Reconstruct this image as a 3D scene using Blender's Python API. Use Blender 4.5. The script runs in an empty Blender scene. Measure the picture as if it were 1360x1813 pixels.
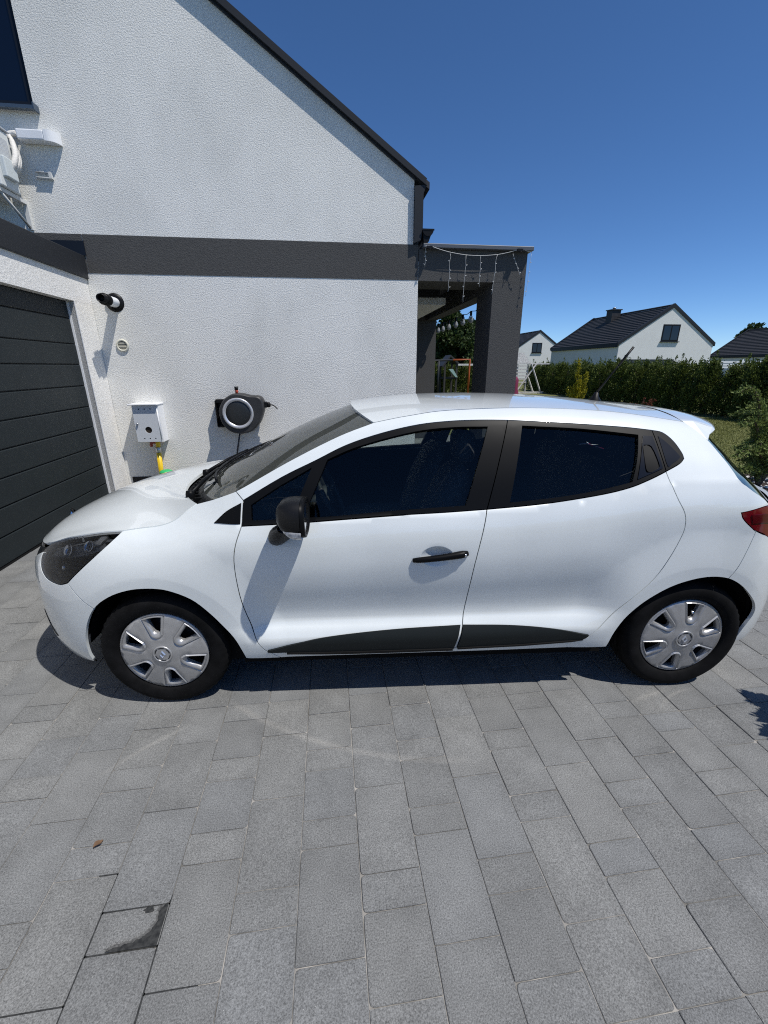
import bpy, bmesh, math, random
import numpy as np
from mathutils import Vector, Matrix
from mathutils.geometry import delaunay_2d_cdt
random.seed(7)
SC = bpy.context.scene
COL = SC.collection
PI = math.pi

# ------------------------------------------------------------------ camera, sky, sun, exposure
CAM_H = 1.6115
cam_d = bpy.data.cameras.new('camera'); cam = bpy.data.objects.new('camera', cam_d); COL.objects.link(cam)
cam_d.sensor_fit = 'VERTICAL'; cam_d.sensor_height = 36.0; cam_d.sensor_width = 36.0
cam_d.lens = 746.2417 / 1813 * 36.0
cam_d.clip_start = 0.05; cam_d.clip_end = 3000
pit, yaw, rol = 0.33273933, 0.125945622, 0.0029952
fw = Vector((math.sin(yaw)*math.cos(pit), math.cos(yaw)*math.cos(pit), -math.sin(pit)))
rt = Vector((math.cos(yaw), -math.sin(yaw), 0)); dn = fw.cross(rt)
r2 = rt*math.cos(rol) + dn*math.sin(rol); d2 = -rt*math.sin(rol) + dn*math.cos(rol)
cam.matrix_world = Matrix(((r2.x, -d2.x, -fw.x, 0), (r2.y, -d2.y, -fw.y, 0), (r2.z, -d2.z, -fw.z, CAM_H), (0, 0, 0, 1)))
SC.camera = cam
SUN = Vector((0.43, -0.32, 1.0)).normalized()
EL = math.asin(SUN.z); AZ = math.atan2(SUN.x, SUN.y)
w = bpy.data.worlds.new('World'); SC.world = w; w.use_nodes = True
nt = w.node_tree
bg = nt.nodes['Background']
sky = nt.nodes.new('ShaderNodeTexSky'); sky.sky_type = 'NISHITA'; sky.sun_disc = False
sky.sun_elevation = EL; sky.sun_rotation = AZ; sky.altitude = 1000
sky.air_density = 0.7; sky.dust_density = 0.0; sky.ozone_density = 8.0
hs = nt.nodes.new('ShaderNodeHueSaturation'); hs.inputs['Saturation'].default_value = 1.08
nt.links.new(sky.outputs[0], hs.inputs['Color']); nt.links.new(hs.outputs[0], bg.inputs[0]); bg.inputs[1].default_value = 0.132
sd = bpy.data.lights.new('sun', 'SUN'); sd.energy = 4.6; sd.angle = math.radians(0.53); sd.color = (1.0, 0.965, 0.91)
so = bpy.data.objects.new('sun', sd); COL.objects.link(so); so.location = (20, -15, 45)
so.rotation_euler = SUN.to_track_quat('Z', 'Y').to_euler()
SC.view_settings.view_transform = 'Standard'; SC.view_settings.look = 'None'
SC.view_settings.gamma = 1.0; SC.view_settings.use_curve_mapping = False
SC.view_settings.exposure = 0.0
SC.render.engine = 'CYCLES'
SC.cycles.filter_width = 1.1
SC.cycles.use_denoising = False; SC.cycles.use_adaptive_sampling = False; SC.cycles.sample_clamp_indirect = 1.5; SC.cycles.caustics_reflective = False

# ------------------------------------------------------------------ materials
MATS = {}
def mat(name, col, rough=0.6, metal=0.0, coat=0.0, spec=0.5, var=None, bump=None, rnd=0.0, trans=None, emis=None):
    """var=(scale, amount[, colour2]); bump=(scale, strength, distance); rnd = per-object brightness spread"""
    if name in MATS: return MATS[name]
    m = bpy.data.materials.new(name); m.use_nodes = True; MATS[name] = m
    t = m.node_tree; p = t.nodes['Principled BSDF']; L = t.links
    p.inputs['Base Color'].default_value = (*col, 1); p.inputs['Roughness'].default_value = rough
    p.inputs['Metallic'].default_value = metal; p.inputs['Coat Weight'].default_value = coat
    p.inputs['Coat Roughness'].default_value = 0.04; p.inputs['Specular IOR Level'].default_value = spec
    tc = t.nodes.new('ShaderNodeTexCoord')
    last = None
    if var:
        n = t.nodes.new('ShaderNodeTexNoise'); n.inputs['Scale'].default_value = var[0]; n.inputs['Detail'].default_value = 5
        L.new(tc.outputs['Object'], n.inputs['Vector'])
        r = t.nodes.new('ShaderNodeValToRGB'); L.new(n.outputs['Fac'], r.inputs[0])
        c2 = var[2] if len(var) > 2 else tuple(max(0, c*(1-var[1])) for c in col)
        c1 = col if len(var) > 2 else tuple(min(1, c*(1+var[1])) for c in col)
        r.color_ramp.elements[0].position = .35; r.color_ramp.elements[1].position = .65
        r.color_ramp.elements[0].color = (*c2, 1); r.color_ramp.elements[1].color = (*c1, 1)
        last = r.outputs[0]
    if rnd:
        oi = t.nodes.new('ShaderNodeObjectInfo')
        mr = t.nodes.new('ShaderNodeMapRange'); mr.inputs[3].default_value = 1-rnd; mr.inputs[4].default_value = 1+rnd
        L.new(oi.outputs['Random'], mr.inputs[0])
        mx = t.nodes.new('ShaderNodeMix'); mx.data_type = 'RGBA'; mx.blend_type = 'MULTIPLY'; mx.inputs[0].default_value = 1
        if last: L.new(last, mx.inputs[6])
        else: mx.inputs[6].default_value = (*col, 1)
        cc = t.nodes.new('ShaderNodeCombineColor')
        for i in range(3): L.new(mr.outputs[0], cc.inputs[i])
        L.new(cc.outputs[0], mx.inputs[7]); last = mx.outputs[2]
    if last: L.new(last, p.inputs['Base Color'])
    if bump:
        n = t.nodes.new('ShaderNodeTexNoise'); n.inputs['Scale'].default_value = bump[0]; n.inputs['Detail'].default_value = 4
        L.new(tc.outputs['Object'], n.inputs['Vector'])
        b = t.nodes.new('ShaderNodeBump'); b.inputs['Strength'].default_value = bump[1]; b.inputs['Distance'].default_value = bump[2]
        L.new(n.outputs['Fac'], b.inputs['Height']); L.new(b.outputs[0], p.inputs['Normal'])
    if emis:
        p.inputs['Emission Color'].default_value = (*emis, 1); p.inputs['Emission Strength'].default_value = 1
    return m

def glass_mat(name, tint, refl_rough=0.0, ior=1.5, base=(0, 0, 0), opac=0.0):
    """thin sheet of tinted glass: see-through tint under a Fresnel reflection"""
    m = bpy.data.materials.new(name); m.use_nodes = True; MATS[name] = m
    t = m.node_tree; t.nodes.clear(); L = t.links
    o = t.nodes.new('ShaderNodeOutputMaterial')
    tr = t.nodes.new('ShaderNodeBsdfTransparent'); tr.inputs[0].default_value = (*tint, 1)
    df = t.nodes.new('ShaderNodeBsdfDiffuse'); df.inputs[0].default_value = (*base, 1)
    m1 = t.nodes.new('ShaderNodeMixShader'); m1.inputs[0].default_value = opac
    L.new(tr.outputs[0], m1.inputs[1]); L.new(df.outputs[0], m1.inputs[2])
    gl = t.nodes.new('ShaderNodeBsdfGlossy'); gl.inputs['Roughness'].default_value = refl_rough
    fr = t.nodes.new('ShaderNodeFresnel'); fr.inputs[0].default_value = ior
    m2 = t.nodes.new('ShaderNodeMixShader')
    L.new(fr.outputs[0], m2.inputs[0]); L.new(m1.outputs[0], m2.inputs[1]); L.new(gl.outputs[0], m2.inputs[2])
    L.new(m2.outputs[0], o.inputs[0])
    return m

def stucco_mat(name, col, stain=0.12, scale=80.0, strength=0.55, streak=(0.30, 0.31, 0.29)):
    m = bpy.data.materials.new(name); m.use_nodes = True; MATS[name] = m
    t = m.node_tree; p = t.nodes['Principled BSDF']; L = t.links
    p.inputs['Roughness'].default_value = 0.92; p.inputs['Specular IOR Level'].default_value = 0.2
    tc = t.nodes.new('ShaderNodeTexCoord')
    # large weather stains, stretched downwards
    mp = t.nodes.new('ShaderNodeMapping'); mp.inputs['Scale'].default_value = (1.1, 1.1, 0.75)
    L.new(tc.outputs['Object'], mp.inputs[0])
    n1 = t.nodes.new('ShaderNodeTexNoise'); n1.inputs['Scale'].default_value = 1.3; n1.inputs['Detail'].default_value = 7; n1.inputs['Roughness'].default_value = .62
    L.new(mp.outputs[0], n1.inputs['Vector'])
    r1 = t.nodes.new('ShaderNodeValToRGB'); r1.color_ramp.elements[0].position = .42; r1.color_ramp.elements[1].position = .78
    r1.color_ramp.elements[0].color = (0, 0, 0, 1); r1.color_ramp.elements[1].color = (stain, stain, stain, 1)
    L.new(n1.outputs['Fac'], r1.inputs[0])
    mx = t.nodes.new('ShaderNodeMix'); mx.data_type = 'RGBA'
    L.new(r1.outputs[0], mx.inputs[0]); mx.inputs[6].default_value = (*col, 1); mx.inputs[7].default_value = (*streak, 1)
    # grain
    n2 = t.nodes.new('ShaderNodeTexNoise'); n2.inputs['Scale'].default_value = scale; n2.inputs['Detail'].default_value = 3
    L.new(tc.outputs['Object'], n2.inputs['Vector'])
    r2_ = t.nodes.new('ShaderNodeMapRange'); r2_.inputs[1].default_value = .3; r2_.inputs[2].default_value = .7
    r2_.inputs[3].default_value = .76; r2_.inputs[4].default_value = 1.10
    L.new(n2.outputs['Fac'], r2_.inputs[0])
    cc = t.nodes.new('ShaderNodeCombineColor')
    for i in range(3): L.new(r2_.outputs[0], cc.inputs[i])
    m2 = t.nodes.new('ShaderNodeMix'); m2.data_type = 'RGBA'; m2.blend_type = 'MULTIPLY'; m2.inputs[0].default_value = 1
    L.new(mx.outputs[2], m2.inputs[6]); L.new(cc.outputs[0], m2.inputs[7]); L.new(m2.outputs[2], p.inputs['Base Color'])
    b = t.nodes.new('ShaderNodeBump'); b.inputs['Strength'].default_value = strength; b.inputs['Distance'].default_value = .009
    L.new(n2.outputs['Fac'], b.inputs['Height']); L.new(b.outputs[0], p.inputs['Normal'])
    return m

SCUFFS = [(0.7196, 3.2238, 1.917, 0.022, -0.62, 0.55, 0.34), (-0.1445, 0.6177, 1.2005, 0.018, -1.05, -0.7, 0.34), (1.8389, 0.4253, 1.1703, 0.02, 1.42, 1.74, 0.34), (1.8305, 1.2058, 0.3709, 0.012, 1.56, 1.86, 0.34)]
def paver_mat(name, k=1.0, edge=True):
    m = bpy.data.materials.new(name); m.use_nodes = True; MATS[name] = m
    t = m.node_tree; p = t.nodes['Principled BSDF']; L = t.links
    p.inputs['Roughness'].default_value = 0.8; p.inputs['Specular IOR Level'].default_value = 0.35
    g = t.nodes.new('ShaderNodeNewGeometry')
    oi = t.nodes.new('ShaderNodeObjectInfo')
    # per-stone tone
    wn = t.nodes.new('ShaderNodeTexWhiteNoise'); wn.noise_dimensions = '1D'; L.new(oi.outputs['Random'], wn.inputs['W'])
    rp = t.nodes.new('ShaderNodeValToRGB'); L.new(oi.outputs['Random'], rp.inputs[0])
    E = rp.color_ramp.elements; E[0].position = 0; E[1].position = 1
    E[0].color = (.150*k, .152*k, .150*k, 1); E[1].color = (.186*k, .186*k, .179*k, 1)
    e = E.new(.45); e.color = (.172*k, .173*k, .168*k, 1)
    e = E.new(.75); e.color = (.160*k, .164*k, .165*k, 1)
    # blotches of dust
    n1 = t.nodes.new('ShaderNodeTexNoise'); n1.inputs['Scale'].default_value = 4.5; n1.inputs['Detail'].default_value = 6; n1.inputs['Roughness'].default_value = .65
    L.new(g.outputs['Position'], n1.inputs['Vector'])
    r1 = t.nodes.new('ShaderNodeMapRange'); r1.inputs[1].default_value = .3; r1.inputs[2].default_value = .72; r1.inputs[3].default_value = .86; r1.inputs[4].default_value = 1.22
    L.new(n1.outputs['Fac'], r1.inputs[0])
    # salt and pepper grain
    n2 = t.nodes.new('ShaderNodeTexNoise'); n2.inputs['Scale'].default_value = 230; n2.inputs['Detail'].default_value = 2; n2.inputs['Roughness'].default_value = .8
    L.new(g.outputs['Position'], n2.inputs['Vector'])
    r2_ = t.nodes.new('ShaderNodeMapRange'); r2_.inputs[1].default_value = .28; r2_.inputs[2].default_value = .72; r2_.inputs[3].default_value = .46; r2_.inputs[4].default_value = 1.55
    L.new(n2.outputs['Fac'], r2_.inputs[0])
    v = t.nodes.new('ShaderNodeTexVoronoi'); v.inputs['Scale'].default_value = 95; L.new(g.outputs['Position'], v.inputs['Vector'])
    r3 = t.nodes.new('ShaderNodeMapRange'); r3.inputs[1].default_value = .05; r3.inputs[2].default_value = .13; r3.inputs[3].default_value = 1; r3.inputs[4].default_value = 0
    L.new(v.outputs['Distance'], r3.inputs[0])
    sel = t.nodes.new('ShaderNodeMath'); sel.operation = 'GREATER_THAN'; sel.inputs[1].default_value = .9
    sx = t.nodes.new('ShaderNodeSeparateColor'); L.new(v.outputs['Color'], sx.inputs[0]); L.new(sx.outputs[0], sel.inputs[0])
    sp = t.nodes.new('ShaderNodeMath'); sp.operation = 'MULTIPLY'; L.new(r3.outputs[0], sp.inputs[0]); L.new(sel.outputs[0], sp.inputs[1])
    # worn, dustier centre of each stone
    tcg = t.nodes.new('ShaderNodeTexCoord'); vs_ = t.nodes.new('ShaderNodeVectorMath'); vs_.operation = 'SUBTRACT'; vs_.inputs[1].default_value = (.5, .5, .5); L.new(tcg.outputs['Generated'], vs_.inputs[0])
    va_ = t.nodes.new('ShaderNodeVectorMath'); va_.operation = 'ABSOLUTE'; L.new(vs_.outputs[0], va_.inputs[0])
    sx_ = t.nodes.new('ShaderNodeSeparateXYZ'); L.new(va_.outputs[0], sx_.inputs[0])
    mxm = t.nodes.new('ShaderNodeMath'); mxm.operation = 'MAXIMUM'; L.new(sx_.outputs[0], mxm.inputs[0]); L.new(sx_.outputs[1], mxm.inputs[1])
    re_ = t.nodes.new('ShaderNodeMapRange'); re_.interpolation_type = 'SMOOTHSTEP'; re_.inputs[1].default_value = .22; re_.inputs[2].default_value = .5; re_.inputs[3].default_value = 1.02 if edge else 1; re_.inputs[4].default_value = .94 if edge else 1; L.new(mxm.outputs[0], re_.inputs[0])
    mr_ = t.nodes.new('ShaderNodeMath'); mr_.operation = 'MULTIPLY'; L.new(r1.outputs[0], mr_.inputs[0]); L.new(re_.outputs[0], mr_.inputs[1])
    mu = t.nodes.new('ShaderNodeMath'); mu.operation = 'MULTIPLY'; L.new(mr_.outputs[0], mu.inputs[0]); L.new(r2_.outputs[0], mu.inputs[1])
    cc = t.nodes.new('ShaderNodeCombineColor')
    for i in range(3): L.new(mu.outputs[0], cc.inputs[i])
    m2 = t.nodes.new('ShaderNodeMix'); m2.data_type = 'RGBA'; m2.blend_type = 'MULTIPLY'; m2.inputs[0].default_value = 1
    L.new(rp.outputs[0], m2.inputs[6]); L.new(cc.outputs[0], m2.inputs[7])
    m3 = t.nodes.new('ShaderNodeMix'); m3.data_type = 'RGBA'; L.new(sp.outputs[0], m3.inputs[0])
    L.new(m2.outputs[2], m3.inputs[6]); m3.inputs[7].default_value = (.42, .42, .40, 1)
    L.new(m3.outputs[2], p.inputs['Base Color'])
    # faint pale tyre scuffs (arcs of large circles) and dusty smears
    tot = None
    for (cx_, cy_, R_, w_, x0_, x1_, amt) in SCUFFS:
        d = t.nodes.new('ShaderNodeVectorMath'); d.operation = 'DISTANCE'; d.inputs[1].default_value = (cx_, cy_, 0); L.new(g.outputs['Position'], d.inputs[0])
        s_ = t.nodes.new('ShaderNodeMath'); s_.operation = 'SUBTRACT'; s_.inputs[1].default_value = R_; L.new(d.outputs['Value'], s_.inputs[0])
        a_ = t.nodes.new('ShaderNodeMath'); a_.operation = 'ABSOLUTE'; L.new(s_.outputs[0], a_.inputs[0])
        q_ = t.nodes.new('ShaderNodeMapRange'); q_.inputs[1].default_value = 0; q_.inputs[2].default_value = w_; q_.inputs[3].default_value = amt; q_.inputs[4].default_value = 0; L.new(a_.outputs[0], q_.inputs[0])
        sp_ = t.nodes.new('ShaderNodeSeparateXYZ'); L.new(g.outputs['Position'], sp_.inputs[0])
        k1 = t.nodes.new('ShaderNodeMapRange'); k1.inputs[1].default_value = x0_; k1.inputs[2].default_value = x0_+.12; L.new(sp_.outputs[0], k1.inputs[0])
        k2 = t.nodes.new('ShaderNodeMapRange'); k2.inputs[1].default_value = x1_-.12; k2.inputs[2].default_value = x1_; k2.inputs[3].default_value = 1; k2.inputs[4].default_value = 0; L.new(sp_.outputs[0], k2.inputs[0])
        m_ = q_
        for o_ in (k1, k2, n1, r2_):
            mm = t.nodes.new('ShaderNodeMath'); mm.operation = 'MULTIPLY'; L.new(m_.outputs[0], mm.inputs[0]); L.new(o_.outputs[0], mm.inputs[1]); m_ = mm
        if tot is None: tot = m_
        else:
            ad = t.nodes.new('ShaderNodeMath'); ad.operation = 'ADD'; L.new(tot.outputs[0], ad.inputs[0]); L.new(m_.outputs[0], ad.inputs[1]); tot = ad
    m4 = t.nodes.new('ShaderNodeMix'); m4.data_type = 'RGBA'; L.new(tot.outputs[0], m4.inputs[0]); L.new(m3.outputs[2], m4.inputs[6]); m4.inputs[7].default_value = (.46, .44, .40, 1)
    L.new(m4.outputs[2], p.inputs['Base Color'])
    b = t.nodes.new('ShaderNodeBump'); b.inputs['Strength'].default_value = .5; b.inputs['Distance'].default_value = .003
    L.new(n2.outputs['Fac'], b.inputs['Height']); L.new(b.outputs[0], p.inputs['Normal'])
    return m

def leaf_mat(name, c1, c2, rough=.6):
    m = bpy.data.materials.new(name); m.use_nodes = True; MATS[name] = m
    t = m.node_tree; p = t.nodes['Principled BSDF']; L = t.links
    p.inputs['Roughness'].default_value = rough; p.inputs['Specular IOR Level'].default_value = .25
    g = t.nodes.new('ShaderNodeNewGeometry')
    n = t.nodes.new('ShaderNodeTexNoise'); n.inputs['Scale'].default_value = 3; n.inputs['Detail'].default_value = 5
    L.new(g.outputs['Position'], n.inputs['Vector'])
    ad = t.nodes.new('ShaderNodeMath'); ad.operation = 'MULTIPLY_ADD'; ad.inputs[1].default_value = .5
    L.new(g.outputs['Random Per Island'], ad.inputs[0])
    ml = t.nodes.new('ShaderNodeMath'); ml.operation = 'MULTIPLY'; ml.inputs[1].default_value = .6; L.new(n.outputs['Fac'], ml.inputs[0])
    L.new(ml.outputs[0], ad.inputs[2])
    r = t.nodes.new('ShaderNodeValToRGB'); r.color_ramp.elements[0].position = .2; r.color_ramp.elements[1].position = .85
    r.color_ramp.elements[0].color = (*c1, 1); r.color_ramp.elements[1].color = (*c2, 1)
    L.new(ad.outputs[0], r.inputs[0]); L.new(r.outputs[0], p.inputs['Base Color'])
    tl = t.nodes.new('ShaderNodeBsdfTranslucent'); L.new(r.outputs[0], tl.inputs[0])
    mx = t.nodes.new('ShaderNodeMixShader'); mx.inputs[0].default_value = .25
    o = t.nodes['Material Output']
    L.new(p.outputs[0], mx.inputs[1]); L.new(tl.outputs[0], mx.inputs[2]); L.new(mx.outputs[0], o.inputs[0])
    return m

WALLW = stucco_mat('white stucco', (.85, .835, .785), .24)
WALLG = stucco_mat('garage stucco', (.82, .80, .76), .10)
DARKP = stucco_mat('dark grey stucco', (.088, .086, .083), .05, streak=(.06, .06, .06))
MOSAIC = stucco_mat('mosaic plaster', (.42, .42, .41), .2, scale=140, strength=.9, streak=(.12, .12, .12))
NEIGHW = stucco_mat('neighbour stucco', (.80, .80, .77), .1)
FASC = mat('anthracite sheet', (.022, .024, .028), .5, spec=.25)
NAVY = mat('navy sheet', (.010, .013, .020), .4, spec=.2)
DOORP = mat('garage door paint', (.016, .021, .023), .5, spec=.25, var=(6, .05))
BLACKP = mat('black plastic', (.006, .006, .0065), .45, spec=.22)
BLACKG = mat('black gloss trim', (.006, .006, .007), .18, spec=.5)
SATIN = mat('satin black trim', (.0045, .0047, .0052), .42, spec=.11, bump=(400, .05, .001))
WHITEP = mat('white enamel', (.78, .79, .80), .4)
GREYP = mat('grey paint', (.45, .47, .50), .45)
STEEL = mat('galvanised steel', (.55, .56, .57), .35, metal=1)
CHROME = mat('chrome', (.85, .86, .87), .12, metal=1)
SAND = mat('joint sand', (.36, .34, .31), .95, var=(11, .45, (.12, .115, .105)))
PAVER = paver_mat('concrete paver')
PAVERD = paver_mat('paver field', 1.0, False)
RUBBER = mat('tyre rubber', (.0055, .0055, .006), .8, spec=.12, var=(18, .35))
CAPM = mat('hubcap silver', (.42, .42, .42), .38, metal=.55, var=(30, .06))
PAINT = mat('white car paint', (.705, .74, .735), .30, coat=1.0, spec=.4, var=(3.0, .035))
INNER = mat('dark cabin trim', (.022, .022, .023), .85, spec=.2)
SEATF = mat('seat fabric', (.075, .077, .085), .95, var=(60, .3))
DASH = mat('dashboard plastic', (.045, .045, .047), .6)
LINER = mat('wheel arch liner', (.006, .006, .006), .95, spec=.1)
REDL = mat('red lamp lens', (.13, .002, .008), .15, coat=.6)
GLASS = glass_mat('tinted side glass', (.70, .76, .745), ior=1.45)
WGLASS = glass_mat('windscreen glass', (.80, .86, .82), base=(.42, .45, .40), opac=.115)  # pale diffuse film: dust, plus painted-in haze of sunlit dashboard and sky reflection
RGLASS = mat('dark rear glass', (.004, .005, .010), .03, spec=.25)
LENS = glass_mat('headlamp lens', (.52, .53, .55), ior=1.35)
LENSIN = glass_mat('headlamp lens inside', (.97, .97, .97), ior=1.02)
CLEAR = glass_mat('clear lens', (.85, .86, .88), ior=1.45)
HOUSEPANE = mat('house window glass', (.003, .006, .016), .02, spec=.5)
YELLOW = mat('yellow gas pipe paint', (.75, .50, .015), .4)
TILE = mat('anthracite roof tile', (.040, .040, .043), .6, spec=.25, var=(5, .2))
BARK = mat('bark', (.10, .075, .055), .9, var=(20, .4))
THUJA = leaf_mat('thuja foliage', (.022, .044, .010), (.16, .20, .042))
JUNI = leaf_mat('juniper foliage', (.050, .085, .025), (.24, .30, .085))
GOLD = leaf_mat('golden foliage', (.10, .12, .015), (.55, .48, .04))
REDF = leaf_mat('red foliage', (.06, .018, .012), (.22, .07, .035))
TREEF = leaf_mat('tree foliage', (.012, .026, .008), (.055, .085, .022))
GRASS = leaf_mat('grass blades', (.10, .12, .028), (.25, .255, .075))
LAWN = mat('lawn soil', (.16, .165, .05), .95, var=(9, .45, (.11, .12, .036)), bump=(40, .8, .05))
WOODW = mat('weathered white wood', (.58, .56, .53), .8, var=(14, .25))
ORANGE = mat('orange paint', (.42, .09, .02), .5)

# ------------------------------------------------------------------ helpers
def link(name, me, m=None, parent=None, smooth=False):
    o = bpy.data.objects.new(name, me); COL.objects.link(o)
    if m is not None and me is not None and not me.materials:
        for x in (m if isinstance(m, (list, tuple)) else [m]): me.materials.append(x)
    if parent is not None: o.parent = parent
    if smooth and me is not None:
        me.polygons.foreach_set('use_smooth', [True]*len(me.polygons))
    return o
def tag(o, label=None, cat=None, group=None, kind=None):
    if label: o['label'] = label
    if cat: o['category'] = cat
    if group: o['group'] = group
    if kind: o['kind'] = kind
    return o
def thing(name, label, cat, loc=(0, 0, 0), rz=0, group=None):
    o = bpy.data.objects.new(name, None); COL.objects.link(o); o.location = loc; o.rotation_euler = (0, 0, rz)
    o.empty_display_size = .1
    return tag(o, label, cat, group)
def frame_axes(d):
    d = Vector(d).normalized(); a = Vector((0, 0, 1)) if abs(d.z) < .9 else Vector((1, 0, 0))
    u = d.cross(a).normalized(); v = d.cross(u).normalized(); return d, u, v
class MB:
    def __init__(s): s.v = []; s.f = []; s.mi = []; s.sm = []
    def add(s, vs, fs, mi=0, sm=False):
        b = len(s.v); s.v += [tuple(x) for x in vs]; s.f += [tuple(i+b for i in f) for f in fs]
        s.mi += [mi]*len(fs); s.sm += [sm]*len(fs); return s
    def box(s, a, b, mi=0, bev=0.0):
        a, b = Vector(a), Vector(b); c = (a+b)/2; h = (b-a)/2; h = Vector((abs(h.x), abs(h.y), abs(h.z)))
        if bev <= 0:
            vs = [(c.x+i*h.x, c.y+j*h.y, c.z+k*h.z) for i in (-1, 1) for j in (-1, 1) for k in (-1, 1)]
            return s.add(vs, [(0, 1, 3, 2), (4, 6, 7, 5), (0, 4, 5, 1), (2, 3, 7, 6), (0, 2, 6, 4), (1, 5, 7, 3)], mi)
        bm = bmesh.new(); bmesh.ops.create_cube(bm, size=2)
        for v in bm.verts: v.co = Vector((v.co.x*h.x+c.x, v.co.y*h.y+c.y, v.co.z*h.z+c.z))
        bmesh.ops.bevel(bm, geom=bm.edges[:], offset=min(bev, min(h)*.95), segments=2, affect='EDGES', profile=.5)
        bm.verts.index_update()
        s.add([v.co[:] for v in bm.verts], [[v.index for v in f.verts] for f in bm.faces], mi); bm.free(); return s
    def tube(s, pts, r, n=8, mi=0, cap=True, sm=True):
        pts = [Vector(p) for p in pts]; k = len(pts); rr = r if isinstance(r, (list, tuple)) else [r]*k
        vs = []; _, u, v = frame_axes(pts[1]-pts[0])
        for i, p in enumerate(pts):
            d = (pts[min(i+1, k-1)]-pts[max(i-1, 0)]).normalized()
            u = (u-d*u.dot(d)).normalized(); v = d.cross(u)
            for j in range(n):
                a = 2*PI*j/n; vs.append(p+(u*math.cos(a)+v*math.sin(a))*rr[i])
        fs = [(i*n+j, i*n+(j+1) % n, (i+1)*n+(j+1) % n, (i+1)*n+j) for i in range(k-1) for j in range(n)]
        s.add(vs, fs, mi, sm)
        if cap:
            s.add([vs[j] for j in range(n)], [tuple(range(n-1, -1, -1))], mi)
            s.add([vs[(k-1)*n+j] for j in range(n)], [tuple(range(n))], mi)
        return s
    def lathe(s, prof, c, axis, n=32, mi=0, sm=True, close=False):
        """prof = [(radius, distance along axis)]"""
        d, u, v = frame_axes(axis); c = Vector(c); k = len(prof); vs = []
        for r, h in prof:
            for j in range(n):
                a = 2*PI*j/n; vs.append(c+d*h+(u*math.cos(a)+v*math.sin(a))*r)
        rng = range(k if close else k-1)
        fs = [(i*n+j, i*n+(j+1) % n, ((i+1) % k)*n+(j+1) % n, ((i+1) % k)*n+j) for i in rng for j in range(n)]
        return s.add(vs, fs, mi, sm)
    def prism(s, poly, axis, a, b, mi=0, sm=False):
        """poly in the two other axes, extruded from a to b along axis (0 x, 1 y, 2 z)"""
        def pt(p, h):
            q = [0, 0, 0]; o = [i for i in range(3) if i != axis]; q[o[0]] = p[0]; q[o[1]] = p[1]; q[axis] = h; return q
        n = len(poly); vs = [pt(p, a) for p in poly]+[pt(p, b) for p in poly]
        s.add(vs, [tuple(range(n)), tuple(range(2*n-1, n-1, -1))], mi)
        return s.add(vs, [(i, i+n, (i+1) % n+n, (i+1) % n) for i in range(n)], mi, sm)
    def build(s, name, m, parent=None, recalc=True):
        me = bpy.data.meshes.new(name); me.from_pydata(s.v, [], s.f); me.update()
        for x in (m if isinstance(m, (list, tuple)) else [m]): me.materials.append(x)
        me.polygons.foreach_set('material_index', s.mi); me.polygons.foreach_set('use_smooth', s.sm)
        if recalc:
            bm = bmesh.new(); bm.from_mesh(me); bmesh.ops.remove_doubles(bm, verts=bm.verts, dist=1e-6)
            bmesh.ops.recalc_face_normals(bm, faces=bm.faces); bm.to_mesh(me); bm.free()
        return link(name, me, None, parent)
def smooth_curve(pts, n=6):
    pts = [np.array(p, float) for p in pts]; out = []
    if len(pts) < 3: return [tuple(p) for p in pts]
    for i in range(len(pts)-1):
        p0 = pts[i-1] if i else 2*pts[0]-pts[1]; p1 = pts[i]; p2 = pts[i+1]
        p3 = pts[i+2] if i+2 < len(pts) else 2*pts[-1]-pts[-2]
        for k in range(n):
            t = k/n; out.append(tuple(.5*((2*p1)+(-p0+p2)*t+(2*p0-5*p1+4*p2-p3)*t*t+(-p0+3*p1-3*p2+p3)*t**3)))
    out.append(tuple(pts[-1])); return out
def inpoly(x, y, P):
    c = False; n = len(P); j = n-1
    for i in range(n):
        xi, yi = P[i]; xj, yj = P[j]
        if (yi > y) != (yj > y) and x < (xj-xi)*(y-yi)/(yj-yi)+xi: c = not c
        j = i
    return c
def dense(P, step):
    o = []; n = len(P)
    for i in range(n):
        a = np.array(P[i]); b = np.array(P[(i+1) % n]); d = np.linalg.norm(b-a)
        if d < 1e-6: continue
        k = max(1, int(math.ceil(d/step)))
        for j in range(k): o.append(tuple(a+(b-a)*j/k))
    q = [o[0]]
    for p in o[1:]:
        if math.dist(p, q[-1]) > .0015: q.append(p)
    if math.dist(q[0], q[-1]) < .0015: q.pop()
    return q
def area2(P): return sum(P[i][0]*P[(i+1) % len(P)][1]-P[(i+1) % len(P)][0]*P[i][1] for i in range(len(P)))
def shrink(P, g):
    if area2(P) < 0: P = P[::-1]
    n = len(P); o = []
    for i in range(n):
        a, b, c = (np.array(P[k % n]) for k in (i-1, i, i+1))
        e1 = (b-a)/np.linalg.norm(b-a); e2 = (c-b)/np.linalg.norm(c-b)
        n1 = np.array((-e1[1], e1[0])); n2 = np.array((-e2[1], e2[0])); m = n1+n2; l = np.linalg.norm(m)
        if l < .3: m = n1; k = 1
        else: m = m/l; k = 1/max(.5, m@n1)
        o.append(tuple(b+m*g*k))
    return o
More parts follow.
